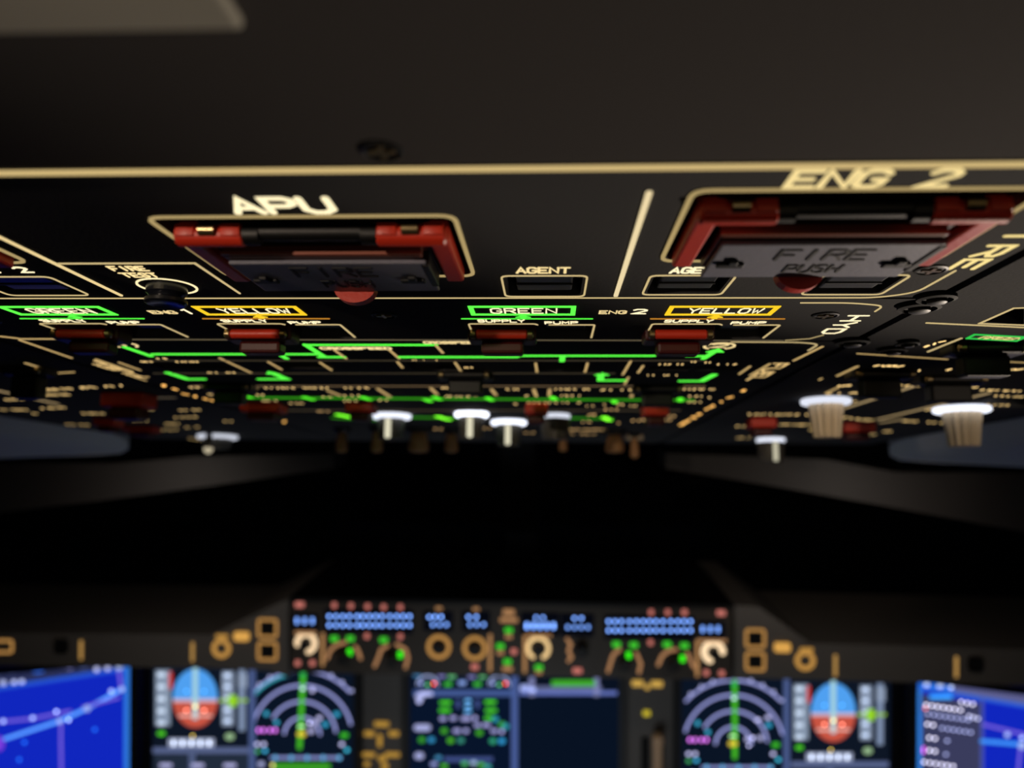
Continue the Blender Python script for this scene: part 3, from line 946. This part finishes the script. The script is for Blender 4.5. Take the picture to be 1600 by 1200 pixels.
for x, y in ((378, 994), (1222, 1011)):
    glyph(GS_(x), 'lit_label', x, y, 24, 14, glow((235, 175, 85), .85))
for x, y in ((347, 994), (1260, 1015)):
    glyph(GS_(x), 'lit_label', x, y, 20, 6, glow((235, 175, 85), .55))
for x, y in ((346, 1013), (1258, 1032)):
    ringline(GS_(x), 'lit_ring', x, y, 12, 12, 7, glow((230, 170, 85), .62))

# autopilot control panel in the middle
ap = thing('autopilot_panel', 'long dark autopilot control panel in the middle of the glareshield with blue windows', 'panel', F_G, (*g(797, 1000), 0))
extrude_px([(455, 936), (1143, 948), (1143, 1062), (455, 1050)], -.10, .002).build('face_plate', FCUP, ap)
extrude_px([(455, 930), (1143, 942), (1143, 948), (455, 936)], -.30, .012).build('hood_lip', BLACK, ap)
F_A = front(1.197)
ga = lambda x, y: at(F_A, x, y)


def screen(parent, name, frame, pts, res, paint, c, k=1.0):
    """a flat lit screen: a fine grid whose colour attribute holds the shown picture; pts = (a0, a1, b0, b1)"""
    a0, a1, b0, b1 = pts
    nx, ny = max(2, int((a1 - a0) / res)), max(2, int((b1 - b0) / res))
    X, Y = np.meshgrid(np.linspace(a0, a1, nx), np.linspace(b0, b1, ny))
    cv = Canvas(frame, X, Y, c)
    paint(cv)
    me = bpy.data.meshes.new(name)
    org = parent['_o']
    co = np.stack([X - org[0], Y - org[1], np.full_like(X, c - org[2])], -1).reshape(-1, 3)
    idx = np.arange(nx * ny).reshape(ny, nx)
    f = np.stack([idx[:-1, :-1], idx[:-1, 1:], idx[1:, 1:], idx[1:, :-1]], -1).reshape(-1, 4)
    me.vertices.add(nx * ny)
    me.vertices.foreach_set('co', co.astype(np.float32).ravel())
    me.loops.add(f.size)
    me.loops.foreach_set('vertex_index', f.astype(np.int32).ravel())
    me.polygons.add(len(f))
    me.polygons.foreach_set('loop_start', np.arange(0, f.size, 4, dtype=np.int32))
    me.update(calc_edges=True)
    at_ = me.color_attributes.new('picture', 'FLOAT_COLOR', 'POINT')
    rgba = np.ones((nx * ny, 4), np.float32)
    rgba[:, :3] = cv.img.reshape(-1, 3)
    at_.data.foreach_set('color', rgba.ravel())
    me.materials.append(SCR)
    o = bpy.data.objects.new(name, me)
    COL.objects.link(o)
    o.parent = parent
    o['_o'] = org
    return o


SCR = screen_mat(1.0)
BL = 10.0     # softening of the lens at that distance, in photo pixels


class Canvas:
    def __init__(self, frame, X, Y, c):
        # photo position of every grid point, to draw the symbols at their measured places
        M = np.array(frame)
        p = np.stack([X, Y, np.full_like(X, c)], -1) @ M[:3, :3].T + M[:3, 3] - np.array(CAM)
        z = p @ np.array(FWD)
        self.x = 800 + FPX * (p @ np.array(CR)) / z
        self.y = 600 - FPX * (p @ np.array(CU)) / z
        self.img = np.zeros(X.shape + (3,))

    def mix(self, mask, rgb, k=1.0):
        mask = mask[..., None]
        self.img = self.img * (1 - mask) + np.array(lin(rgb)) * k * mask

    def fill(self, rgb):
        self.img[:] = lin(rgb)

    def area(self, x0, x1, y0, y1, rgb, k=1.0):
        s = lambda v: np.clip(v + .5, 0, 1)
        self.mix(s(self.x - x0) * s(x1 - self.x) * s(self.y - y0) * s(y1 - self.y), rgb, k)

    def blob(self, x, y, w_, h_, rgb, k=1.0):
        w2, h2 = max(2.5, w_ - BL), max(2.5, h_ - BL)
        cov = min(1, w2 / 9) * min(1, h2 / 9)
        s = lambda v: np.clip(v + .5, 0, 1)
        r = min(w2, h2) / 2
        d = np.hypot(np.maximum(abs(self.x - x) - w2 / 2 + r, 0), np.maximum(abs(self.y - y) - h2 / 2 + r, 0))
        self.mix(s(r - d), rgb, k / max(.12, cov))

    def ell(self, x, y, rx, ry, rgb, k=1.0, cond=None):
        d = np.hypot((self.x - x) / rx, (self.y - y) / ry)
        mk = np.clip((1 - d) * min(rx, ry) + .5, 0, 1)
        if cond is not None:
            mk = mk * cond
        self.mix(mk, rgb, k)

    def arc(self, x, y, r, w_, rgb, k, t0, t1):
        d = abs(np.hypot(self.x - x, self.y - y) - r)
        th = np.degrees(np.arctan2(-(self.y - y), self.x - x))
        self.mix(np.clip(w_ / 2 - d + .5, 0, 1) * ((th >= t0) & (th <= t1)), rgb, k)

    def line(self, x0, y0, x1, y1, w_, rgb, k=1.0):
        dx, dy = x1 - x0, y1 - y0
        t = np.clip(((self.x - x0) * dx + (self.y - y0) * dy) / (dx * dx + dy * dy + 1e-9), 0, 1)
        d = np.hypot(self.x - x0 - t * dx, self.y - y0 - t * dy)
        self.mix(np.clip(w_ / 2 - d + .5, 0, 1), rgb, k)


BLU = (120, 165, 255)


def window(x0, x1, y0, y1, blobs):
    a0, b1 = g(x0, y0)
    a1, b0 = g(x1, y1)

    def paint(cv):
        cv.fill((6, 8, 16))
        for x, y, w_, h_, k in blobs:
            n = max(1, round(w_ / 11))
            for i in range(n):
                xx = x - w_ / 2 + w_ * (i + .5) / n
                cv.blob(xx, y, min(w_ / n + 4, 14), h_, BLU, k)
    screen(ap, 'display_window', F_G, (a0, a1, b0, b1), .0007, paint, .0032)


window(458, 498, 958, 984, [(476, 970, 36, 20, 1.0)])
window(508, 646, 950, 990, [(x, y, w_, 15, 1.0) for x, w_ in ((525, 32), (552, 24), (577, 30), (603, 24), (630, 30)) for y in (963, 977)])
window(662, 708, 954, 986, [(680, 964, 28, 14, 1.0), (687, 976, 32, 15, .8)])
window(722, 766, 954, 986, [(738, 964, 24, 14, 1.0), (745, 976, 32, 15, .8)])
window(814, 874, 956, 993, [(843, 965, 22, 14, .8), (844, 978, 52, 20, 1.6)])
window(876, 928, 958, 994, [(903, 966, 22, 14, .9), (903, 980, 42, 16, .7)])
window(944, 1084, 960, 1000, [(x, y, w_, 15, 1.0) for x, w_ in ((961, 30), (989, 22), (1015, 30), (1042, 24), (1069, 30)) for y in (971, 985)])
window(1090, 1132, 970, 998, [(1110, 983, 36, 20, 1.0)])
PINK = glow((190, 110, 100), 1.1)
GREEN_L = glow((60, 190, 45), 1.15)
TAN = glow((190, 140, 95), .75)
for x, y, w_ in ((469, 944, 14), (523, 945, 7), (549, 946, 7), (575, 947, 7), (600, 948, 7), (626, 948, 7), (1017, 956, 7), (1043, 956, 7), (1069, 956, 8), (1126, 957, 13),
                 (574, 993, 7), (626, 994, 7), (466, 1035, 8), (489, 1035, 8), (742, 1041, 11), (803, 1017, 9), (902, 1047, 14), (1016, 1003, 7), (1103, 1050, 8), (1127, 1051, 8)):
    glyph(ap, 'lit_label', x, y, w_, 8, PINK, .002)
for x, y in ((523, 997), (548, 997), (600, 999), (795, 984), (782, 1009), (793, 1033), (842, 1042), (963, 1006), (990, 1007), (1042, 1006), (1069, 1008)):
    glyph(ap, 'indicator_light', x, y, 12, 8, GREEN_L, .002)
for x, y in ((547, 1018), (626, 1022), (982, 1023), (1066, 1028)):
    glyph(ap, 'indicator_light', x, y, 7, 10, glow((60, 255, 30), 1.2), .002)
for x, y, w_, h_ in ((686, 950, 10, 5), (744, 951, 10, 5), (795, 956, 18, 9), (795, 968, 28, 7), (795, 994, 11, 6), (782, 1019, 11, 6), (793, 1044, 16, 7), (842, 1050, 10, 5), (478, 988, 34, 5), (842, 992, 40, 5), (1112, 1000, 44, 5)):
    glyph(ap, 'lit_label', x, y, w_, h_, TAN, .002)
for x, y0, y1 in ((766, 990, 1048), (820, 992, 1050), (505, 988, 1040), (1089, 1000, 1056)):
    glyph(ap, 'divider_line', x, (y0 + y1) / 2, 5, y1 - y0, glow((190, 140, 90), .8), .002)
# arcs of scale marks round the selector knobs
for pts in ([(512, 1028), (516, 1016), (526, 1007), (540, 1003)], [(556, 1010), (560, 1016), (564, 1028)], [(586, 1040), (592, 1026), (596, 1014), (606, 1008)], [(620, 1006), (634, 1014), (638, 1028), (634, 1042)],
            [(950, 1048), (954, 1034), (958, 1022), (968, 1014)], [(994, 1020), (1001, 1036), (998, 1050)], [(1028, 1038), (1034, 1024), (1044, 1016), (1056, 1014)], [(1074, 1020), (1080, 1034), (1084, 1042)],
            [(886, 998), (892, 1006), (888, 1016), (893, 1026), (888, 1032)]):
    MB().stroke([(*g(*p),) for p in pts], 5 * GSP, .002, .003).build('scale_arc', glow((190, 138, 95), .78), ap)


def selector(x, y, r_px, k, label, t0=0, t1=360, bright=BRNZ, wpx=6):
    a, b = g(x, y)
    t = thing('selector_knob', label, 'knob', F_G, (a, b, .002), 'selector knobs on the autopilot panel')
    r = r_px * GSP
    if k:
        n = 32
        full = t1 - t0 >= 360
        ts = np.radians(np.linspace(t0, t1, n + 1))
        ts = ts[:-1] if full else ts
        MB().stroke([(a + r * math.cos(q), b + r * math.sin(q)) for q in ts], wpx * GSP, .002, .0032, full).build('lit_ring', glow(bright, k), t)
    MB().lathe(a, b, [(r * .62, .002), (r * .6, .012), (r * .5, .014), (.0002, .0142)], 28, 'c', 12, .08).build('grip', LENS, t, True)
    return t


selector(686, 1010, 16, .62, 'black knob with a lit brown ring, left of the pair in the panel middle')
selector(742, 1012, 16, .62, 'black knob with a lit brown ring, right of the pair in the panel middle')
selector(841, 1012, 16, 1.0, 'black knob with a pale ring open at the bottom, beside the bright blue window', -60, 240, (255, 215, 150))
selector(479, 1004, 14, 1.1, 'brightly ringed knob at the left end of the autopilot panel', -75, 190, (255, 220, 175), 8)
selector(1114, 1018, 14, 1.2, 'brightly ringed knob at the right end of the autopilot panel', 0, 250, (255, 222, 178), 9)
for x, y, lb in ((538, 1026, 'dark knob under the left block of blue figures, inner left'), (614, 1030, 'dark knob under the left block of blue figures, next to the ringed pair'),
                 (976, 1036, 'dark knob under the right block of blue figures, left one'), (1052, 1036, 'dark knob under the right block of blue figures, right one'), (908, 1016, 'dark knob beside the single curved brown mark')):
    selector(x, y, 17, 0, lb)

# ------------------------------------------------------------------ main instrument panel and displays
F_D = front(1.36)
gd = lambda x, y, c=0.0: at(F_D, x, y, c)
mip = thing('instrument_panel', 'dark main instrument panel between the displays with gold markings', 'panel', F_D, (*gd(800, 1150), 0))
extrude_px([(-250, 1030), (1850, 1050), (1850, 1420), (-250, 1400)], -.04, -.012, F_D).build('back_plate', BEZEL, mip)
extrude_px([(566, 1052), (630, 1053), (630, 1300), (566, 1300)], -.012, -.0075, F_D).build('left_strip', COAM, mip)
extrude_px([(974, 1056), (1056, 1058), (1056, 1300), (974, 1300)], -.012, -.0075, F_D).build('right_strip', COAM, mip)
DG = glow((215, 165, 70), .62)
for x, y, w_, h_ in ((595, 1134, 26, 9), (576, 1149, 18, 9), (614, 1149, 18, 9), (592, 1160, 8, 22), (575, 1182, 22, 8), (612, 1182, 26, 8), (596, 1188, 14, 10), (572, 1197, 10, 8), (600, 1200, 12, 10)):
    glyph(mip, 'lit_label', x, y, w_, h_, DG, -.0075, F_D)
for x, y, w_, h_ in ((997, 1070, 20, 10), (1027, 1071, 20, 10), (1012, 1076, 8, 8)):
    glyph(mip, 'lit_label', x, y, w_, h_, glow((225, 180, 85), .8), -.0075, F_D)
glyph(mip, 'indicator_light', 1011, 1117, 12, 9, glow((210, 190, 50), .9), -.0075, F_D)
a, b = gd(1026, 1175)
lv = thing('gear_lever', 'upright tan landing gear lever right of the central display', 'lever', F_D, (a, b, 0))
MB().box(a - .008, a + .008, b - .06, b + .022, -.0075, .016, .004).build('handle', mat('tan_lever', (250, 205, 160), .5), lv)
MB().box(a - .0095, a + .0095, b + .014, b + .036, .002, .02, .006).build('grip', mat('tan_lever', (250, 205, 160), .5), lv)
MB().box(a - .026, a - .012, b - .07, b + .022, -.0075, -.004, .001).build('slot', PIT, lv)


def pfd(cv, X0, Y0):
    """attitude, speed, height and heading"""
    D = lambda x: X0 + x
    E = lambda y: Y0 + y
    lb = (150, 165, 190)
    cv.area(D(2), D(150), E(-2), E(158), (14, 22, 36))
    cv.area(D(0), D(152), E(124), E(133), (88, 100, 140))
    cv.area(D(56), D(66), E(124), E(240), (80, 92, 128))
    cv.area(D(2), D(55), E(134), E(240), (34, 44, 60))
    cv.area(D(67), D(150), E(134), E(240), (34, 44, 60))
    cv.area(D(4), D(27), E(3), E(90), (135, 150, 172))
    for k in range(5):
        cv.blob(D(13), E(10 + 19 * k), 22, 16, (185, 200, 220))
    cv.area(D(25), D(30), E(6), E(32), (215, 60, 55))
    cv.area(D(108), D(126), E(5), E(90), (140, 155, 180))
    for k in range(5):
        cv.blob(D(116), E(11 + 18 * k), 20, 14, (165, 180, 205))
    cv.area(D(134), D(144), E(2), E(98), (125, 142, 172))
    cv.area(D(133), D(147), E(8), E(30), (140, 155, 180))
    cond = ((cv.x > D(30)) & (cv.x < D(103))).astype(float)
    cv.ell(D(66), E(47), 35, 46, (80, 160, 240), 1.0, cond * (cv.y < E(50)))
    cv.ell(D(66), E(47), 35, 46, (200, 84, 66), 1.0, cond * (cv.y >= E(50)))
    cv.area(D(31), D(101), E(48), E(53), (205, 185, 200))
    cv.area(D(62), D(70), E(-3), E(80), (165, 210, 220), 1.0)
    cv.area(D(40), D(92), E(73), E(76), (250, 200, 190))
    for xx in (52, 80):
        cv.blob(D(xx), E(36), 12, 12, (60, 130, 200))
        cv.blob(D(xx), E(66), 14, 10, (225, 130, 110))
    cv.blob(D(66), E(60), 10, 16, (215, 200, 120))
    cv.area(D(104), D(148), E(48), E(53), (150, 200, 60), .9)
    cv.area(D(118), D(130), E(42), E(60), (150, 215, 40), 1.0)
    cv.blob(D(13), E(102), 22, 17, (70, 190, 30))
    cv.blob(D(120), E(107), 24, 20, (150, 185, 140))
    cv.area(D(24), D(96), E(110), E(123), (165, 175, 205))
    for k in range(5):
        cv.blob(D(32 + 14 * k), E(117), 12, 18, (200, 210, 230))
    cv.blob(D(62), E(106), 12, 12, (215, 185, 80))
    for k in range(3):
        cv.blob(D(20 + 50 * k), E(152), 30, 16, (150, 150, 190))


def nav(cv, X0, Y0, flip=False):
    D = lambda x: X0 + x
    E = lambda y: Y0 + y
    ar = (108, 112, 158)
    cv.area(D(-78), D(82), E(-6), E(240), (10, 20, 36))
    for r, k, t0, t1 in ((101, 2.6, 42, 138), (78, 2.6, 12, 165), (53, 2.6, 5, 150), (28, 2.6, 0, 178)):
        cv.arc(D(0), E(103), r, 3.6, ar, k, t0, t1)
    if not flip:
        cv.arc(D(-4), E(100), 93, 4, (40, 120, 135), 2.2, 100, 145)
    for t in range(42, 140, 11):
        x, y = 104 * math.cos(rad(t)), 103 - 104 * math.sin(rad(t))
        cv.blob(D(x), E(y), 15, 15, (125, 128, 165), .8)
    cv.line(D(2), E(4), D(-4 if not flip else 2), E(122), 7, (70, 190, 35), 1.0)
    cv.blob(D(1), E(8), 18, 18, (40, 170, 80))
    cv.blob(D(1), E(30), 16, 14, (160, 190, 190))
    cv.blob(D(-1), E(101), 24, 18, (225, 200, 60))
    cv.blob(D(-1), E(89), 20, 12, (150, 200, 140))
    for x, y in ((-56, 69), (-40, 83)):
        cv.blob(D(x), E(y), 17, 17, (55, 150, 185))
    for x in (-68, -60, -50, -42):
        cv.blob(D(x), E(95), 14, 16, (195, 105, 215))
    L = [(16, 32, 16, 18), (14, 96, 20, 18), (20, 84, 18, 18), (27, 76, 18, 16), (12, 84, 14, 14)] if not flip else [(22, 94, 18, 18), (42, 92, 18, 18), (54, 60, 18, 16), (38, 64, 18, 14), (30, 92, 14, 14), (24, 104, 12, 12)]
    for x, y, w_, h_ in L:
        cv.blob(D(x), E(y), w_, h_, (170, 170, 215))
    for x, y in ((54, 70), (36, 86)) if not flip else ((55, 72),):
        cv.blob(D(x), E(y), 20, 17, (50, 150, 190))
    cv.blob(D(66), E(103), 22, 17, (55, 175, 35))
    for x, y, c in ((-70, 117, (165, 165, 205)), (-60, 117, (165, 165, 205)), (-70, 128, (50, 130, 75)), (-58, 127, (55, 150, 190)), (62, 117, (165, 165, 205)), (70, 126, (55, 160, 190))):
        cv.blob(D(x), E(y), 16, 15, c)
    cv.area(D(-50), D(62), E(136), E(140), (105, 112, 160), 2.0)
    for k in range(5):
        cv.blob(D(-42 + 25 * k), E(138), 15, 17, (70, 140, 180))
    cv.area(D(-44), D(44), E(147), E(156), (60, 165, 35), 1.0)
    cv.blob(D(-64), E(148), 20, 18, (160, 165, 210))
    cv.blob(D(-46), E(150), 14, 16, (195, 190, 110))


def engine(cv):
    cv.fill((9, 17, 32))
    cv.area(640, 801, 1050, 1230, (8, 20, 42))
    cv.area(811, 966, 1086, 1230, (8, 18, 34))
    cv.area(799, 809, 1052, 1240, (72, 92, 150))
    cv.area(646, 800, 1078, 1088, (66, 88, 145))
    cv.area(812, 964, 1080, 1086, (100, 116, 190), 1.0)
    cv.area(826, 940, 1072, 1080, (112, 120, 168), .7)
    for x in (831, 932):
        cv.area(x - 4, x + 4, 1058, 1088, (130, 135, 185), .9)
    cv.area(862, 930, 1063, 1072, (66, 175, 40))
    for x, y, w_, h_ in ((820, 1075, 26, 20), (832, 1078, 20, 16)):
        cv.blob(x, y, w_, h_, (165, 180, 245))
    for x0 in (668, 780):
        cv.arc(x0, 1072, 16, 3, (120, 130, 165), 2.0, 0, 175)
        cv.blob(x0 + 10, 1068, 12, 14, (215, 60, 45), 1.2)
        cv.blob(x0, 1070, 16, 14, (75, 150, 100))
        cv.blob(x0 - 10, 1068, 14, 14, (105, 115, 165))
    for x, y, c in ((706, 1057, (85, 160, 105)), (700, 1069, (55, 165, 50)), (754, 1057, (85, 160, 105)), (746, 1069, (55, 165, 50)), (690, 1056, (110, 110, 165)), (737, 1057, (110, 110, 165)), (722, 1067, (120, 145, 205)), (652, 1055, (60, 110, 150))):
        cv.blob(x, y, 22, 16, c)
    for x, y, w_, h_ in ((656, 1088, 24, 22), (666, 1084, 30, 16), (655, 1096, 18, 16), (660, 1137, 36, 20), (655, 1181, 24, 20)):
        cv.blob(x, y, w_, h_, (170, 175, 225))
    for x, y in ((696, 1098), (695, 1110), (766, 1097), (767, 1110), (766, 1122)):
        cv.blob(x, y, 28, 15, (60, 175, 30))
    for x, y in ((731, 1095), (731, 1104), (731, 1112)):
        cv.blob(x, y, 20, 14, (90, 150, 205))
    for x in (716, 746):
        cv.blob(x, 1100, 16, 24, (52, 66, 115))
    for x, y, w_ in ((692, 1123, 20), (708, 1122, 20), (728, 1123, 26), (742, 1122, 16), (714, 1142, 22), (728, 1142, 18), (746, 1133, 20), (760, 1133, 22), (772, 1142, 20), (784, 1143, 16)):
        cv.blob(x, y, w_, 16, (140, 140, 190))
    for x, y, c in ((694, 1142, (65, 165, 35)), (749, 1145, (65, 170, 30)), (784, 1132, (60, 165, 50)), (790, 1135, (50, 150, 170)), (659, 1156, (55, 160, 40)), (674, 1156, (50, 140, 190)), (704, 1157, (75, 180, 30)), (720, 1157, (55, 140, 120)), (770, 1158, (50, 160, 120)), (784, 1158, (50, 155, 215)), (774, 1124, (45, 140, 170))):
        cv.blob(x, y, 20, 18, c)
    cv.area(694, 770, 1183, 1190, (66, 82, 140))
    for x, y, c in ((685, 1184, (60, 120, 160)), (678, 1194, (130, 140, 195)), (694, 1197, (65, 165, 40)), (726, 1193, (70, 160, 90)), (740, 1192, (140, 165, 190)), (752, 1195, (70, 160, 60)), (762, 1198, (60, 150, 150))):
        cv.blob(x, y, 20, 16, c)


def chart_left(cv):
    cv.fill((16, 38, 190))
    base = 1046.0
    top = lambda x: 1072 - (x / 190.0) * 29
    cv.mix(((cv.y < top(cv.x) + 0) * 1.0), (40, 46, 84))
    cv.mix(np.clip(1 - abs(cv.y - top(cv.x) - 3) / 5, 0, 1), (44, 96, 215))
    cv.mix((cv.x > 194) * 1.0, (48, 120, 220))
    for x, y, w_, h_, c in ((10, 1050, 40, 18, (70, 80, 125)), (-10, 1054, 30, 18, (70, 80, 125)), (57, 1046, 26, 22, (60, 120, 250)), (62, 1046, 26, 20, (60, 120, 250)), (38, 1048, 16, 14, (120, 110, 160)), (81, 1044, 16, 16, (130, 135, 200)), (96, 1043, 18, 16, (150, 150, 215)), (108, 1043, 22, 16, (150, 150, 215)), (130, 1042, 24, 16, (70, 84, 130)), (151, 1046, 18, 18, (190, 195, 240)), (168, 1044, 18, 18, (190, 195, 240)), (186, 1043, 20, 18, (180, 195, 235)),
                            (5, 1067, 20, 18, (175, 185, 235)), (22, 1066, 18, 16, (175, 185, 235)), (34, 1065, 18, 16, (175, 185, 235)), (-14, 1069, 18, 16, (175, 185, 235))):
        cv.blob(x, y, w_, h_, c)
    for q in ((-40, 1170, 92, 1127), (92, 1127, 136, 1107), (136, 1107, 190, 1077)):
        cv.line(*q, 5, (85, 150, 245), 1.5)
    for q in ((-40, 1132, 50, 1123), (50, 1123, 110, 1111), (95, 1130, 96, 1230), (186, 1050, 190, 1078), (130, 1105, 185, 1090)):
        cv.line(*q, 4, (115, 95, 210), 1.2)
    for x, y, s in ((93, 1127, 18), (107, 1125, 14), (136, 1107, 20), (190, 1077, 18), (174, 1080, 16), (5, 1127, 16), (51, 1122, 16), (88, 1112, 14)):
        cv.blob(x, y, s, s, (165, 185, 245))
    for x, y in ((148, 1140), (38, 1160), (30, 1187)):
        cv.blob(x, y, 15, 15, (25, 90, 200))
    cv.ell(-2, 1162, 9, 12, (120, 60, 220))


def chart_right(cv):
    cv.fill((16, 38, 190))
    cv.area(1425, 1440, 1000, 1300, (50, 130, 225))
    top = lambda x: 1083 + (x - 1490) * .17
    cv.mix((cv.y < top(cv.x)) * 1.0, (92, 94, 142))
    cv.mix((cv.y < top(cv.x)) * (cv.x < 1490) * 1.0, (30, 110, 225))
    cv.mix(np.clip(1 - abs(cv.y - top(cv.x) - 1) / 5, 0, 1), (50, 105, 220))
    cv.mix((cv.y > 1084 + (cv.x - 1440) * .17) * (cv.x > 1440) * (cv.x < 1533) * 1.0, (58, 60, 92))
    cv.area(1532, 1537, 1092, 1300, (72, 84, 165))
    for x, y, s in ((1448, 1070, 18), (1469, 1072, 20), (1486, 1074, 16)):
        cv.blob(x, y, s, 16, (185, 200, 245))
    for x, y, w_ in ((1470, 1089, 46),):
        cv.blob(x, y, w_, 16, (50, 150, 245))
    rows = [(1443, 1101, 66, 8), (1446, 1115, 80, 3), (1445, 1131, 22, 8), (1468, 1137, 60, 4), (1448, 1152, 26, 8), (1476, 1157, 10, 5), (1448, 1172, 24, 8), (1474, 1178, 10, 5), (1440, 1190, 60, 8)]
    for x, y, ln, k in rows:
        for i in range(max(1, ln // 9)):
            xx = x + 9 * i + 4
            cv.blob(xx, y + (xx - x) * .15, 14, 13, (195, 192, 215) if k > 6 else (120, 125, 165))
    for i in range(3):
        cv.blob(1502 + 9 * i, 1097 + 1.6 * i, 14, 14, (195, 192, 215))
        cv.blob(1514 + 7 * i, 1119 + 2 * i, 14, 14, (160, 162, 195))
    cv.blob(1446, 1107, 14, 13, (190, 90, 90))
    cv.blob(1443, 1172, 12, 20, (205, 80, 215))
    cv.line(1534, 1158, 1594, 1163, 6, (60, 140, 235), 1.3)
    for q in ((1536, 1132, 1620, 1152), (1595, 1165, 1588, 1230)):
        cv.line(*q, 4, (115, 95, 210), 1.2)
    for x, y, s in ((1574, 1148, 18), (1597, 1165, 22), (1597, 1153, 16)):
        cv.blob(x, y, s, s, (170, 190, 250))


def display(label, frame, a0, a1, b_top, paint, hgt=.215, bez=.012):
    ac = (a0 + a1) / 2
    t = thing('display_unit', label, 'display', frame, (ac, b_top - hgt / 2, 0), 'cockpit displays')
    fr = MB().plate(rnd(rect(a0 - bez, a1 + bez, b_top - hgt - bez, b_top + bez * .6), .008), [rnd(rect(a0, a1, b_top - hgt, b_top), .004)], -.012, .0035)
    fr.build('bezel', BEZEL, t)
    screen(t, 'screen', frame, (a0 - .0005, a1 + .0005, b_top - hgt, b_top + .0005), .0013, paint, -.001)
    return t


F_S = front(1.355)
sd = lambda x, y: at(F_S, x, y)


def both(cv, first, second):
    cv.fill((14, 22, 36))
    first(cv)
    second(cv)


def div(cv, x):
    cv.area(x - 5, x + 5, 1030, 1300, (72, 88, 135))


def p_left(cv):
    cv.fill((12, 20, 34))
    nav(cv, 472, 1046)
    pfd(cv, 239, 1044)
    div(cv, 394)


def p_right(cv):
    cv.fill((12, 20, 34))
    nav(cv, 1146, 1061, True)
    pfd(cv, 1236, 1066)
    div(cv, 1229)


display('wide display left of the central one with attitude ball and compass arcs', F_S, sd(238, 1042)[0], sd(553, 1042)[0], sd(395, 1041)[1], p_left)
display('central display with engine figures on its left half and a dark right half', F_S, sd(641, 1050)[0], sd(967, 1050)[0], sd(803, 1049)[1], engine)
display('wide display right of the central one with compass arcs and attitude ball', F_S, sd(1064, 1062)[0], sd(1392, 1062)[0], sd(1228, 1060)[1], p_right)
# the two outboard displays are turned towards the seats
xl, zl = at(front(1.35), 203, 1036)
F_L = front(1.35, rad(19), xl)
display('blue chart display at the far left turned towards the seat', F_L, -.33, 0.0, zl, chart_left)
xr, zr = at(front(1.35), 1434, 1064)
F_R = front(1.35, rad(-19), xr)
display('blue chart display at the far right with a grey list column', F_R, 0.0, .33, zr, chart_right)

for o in bpy.data.objects:
    if '_o' in o:
        del o['_o']
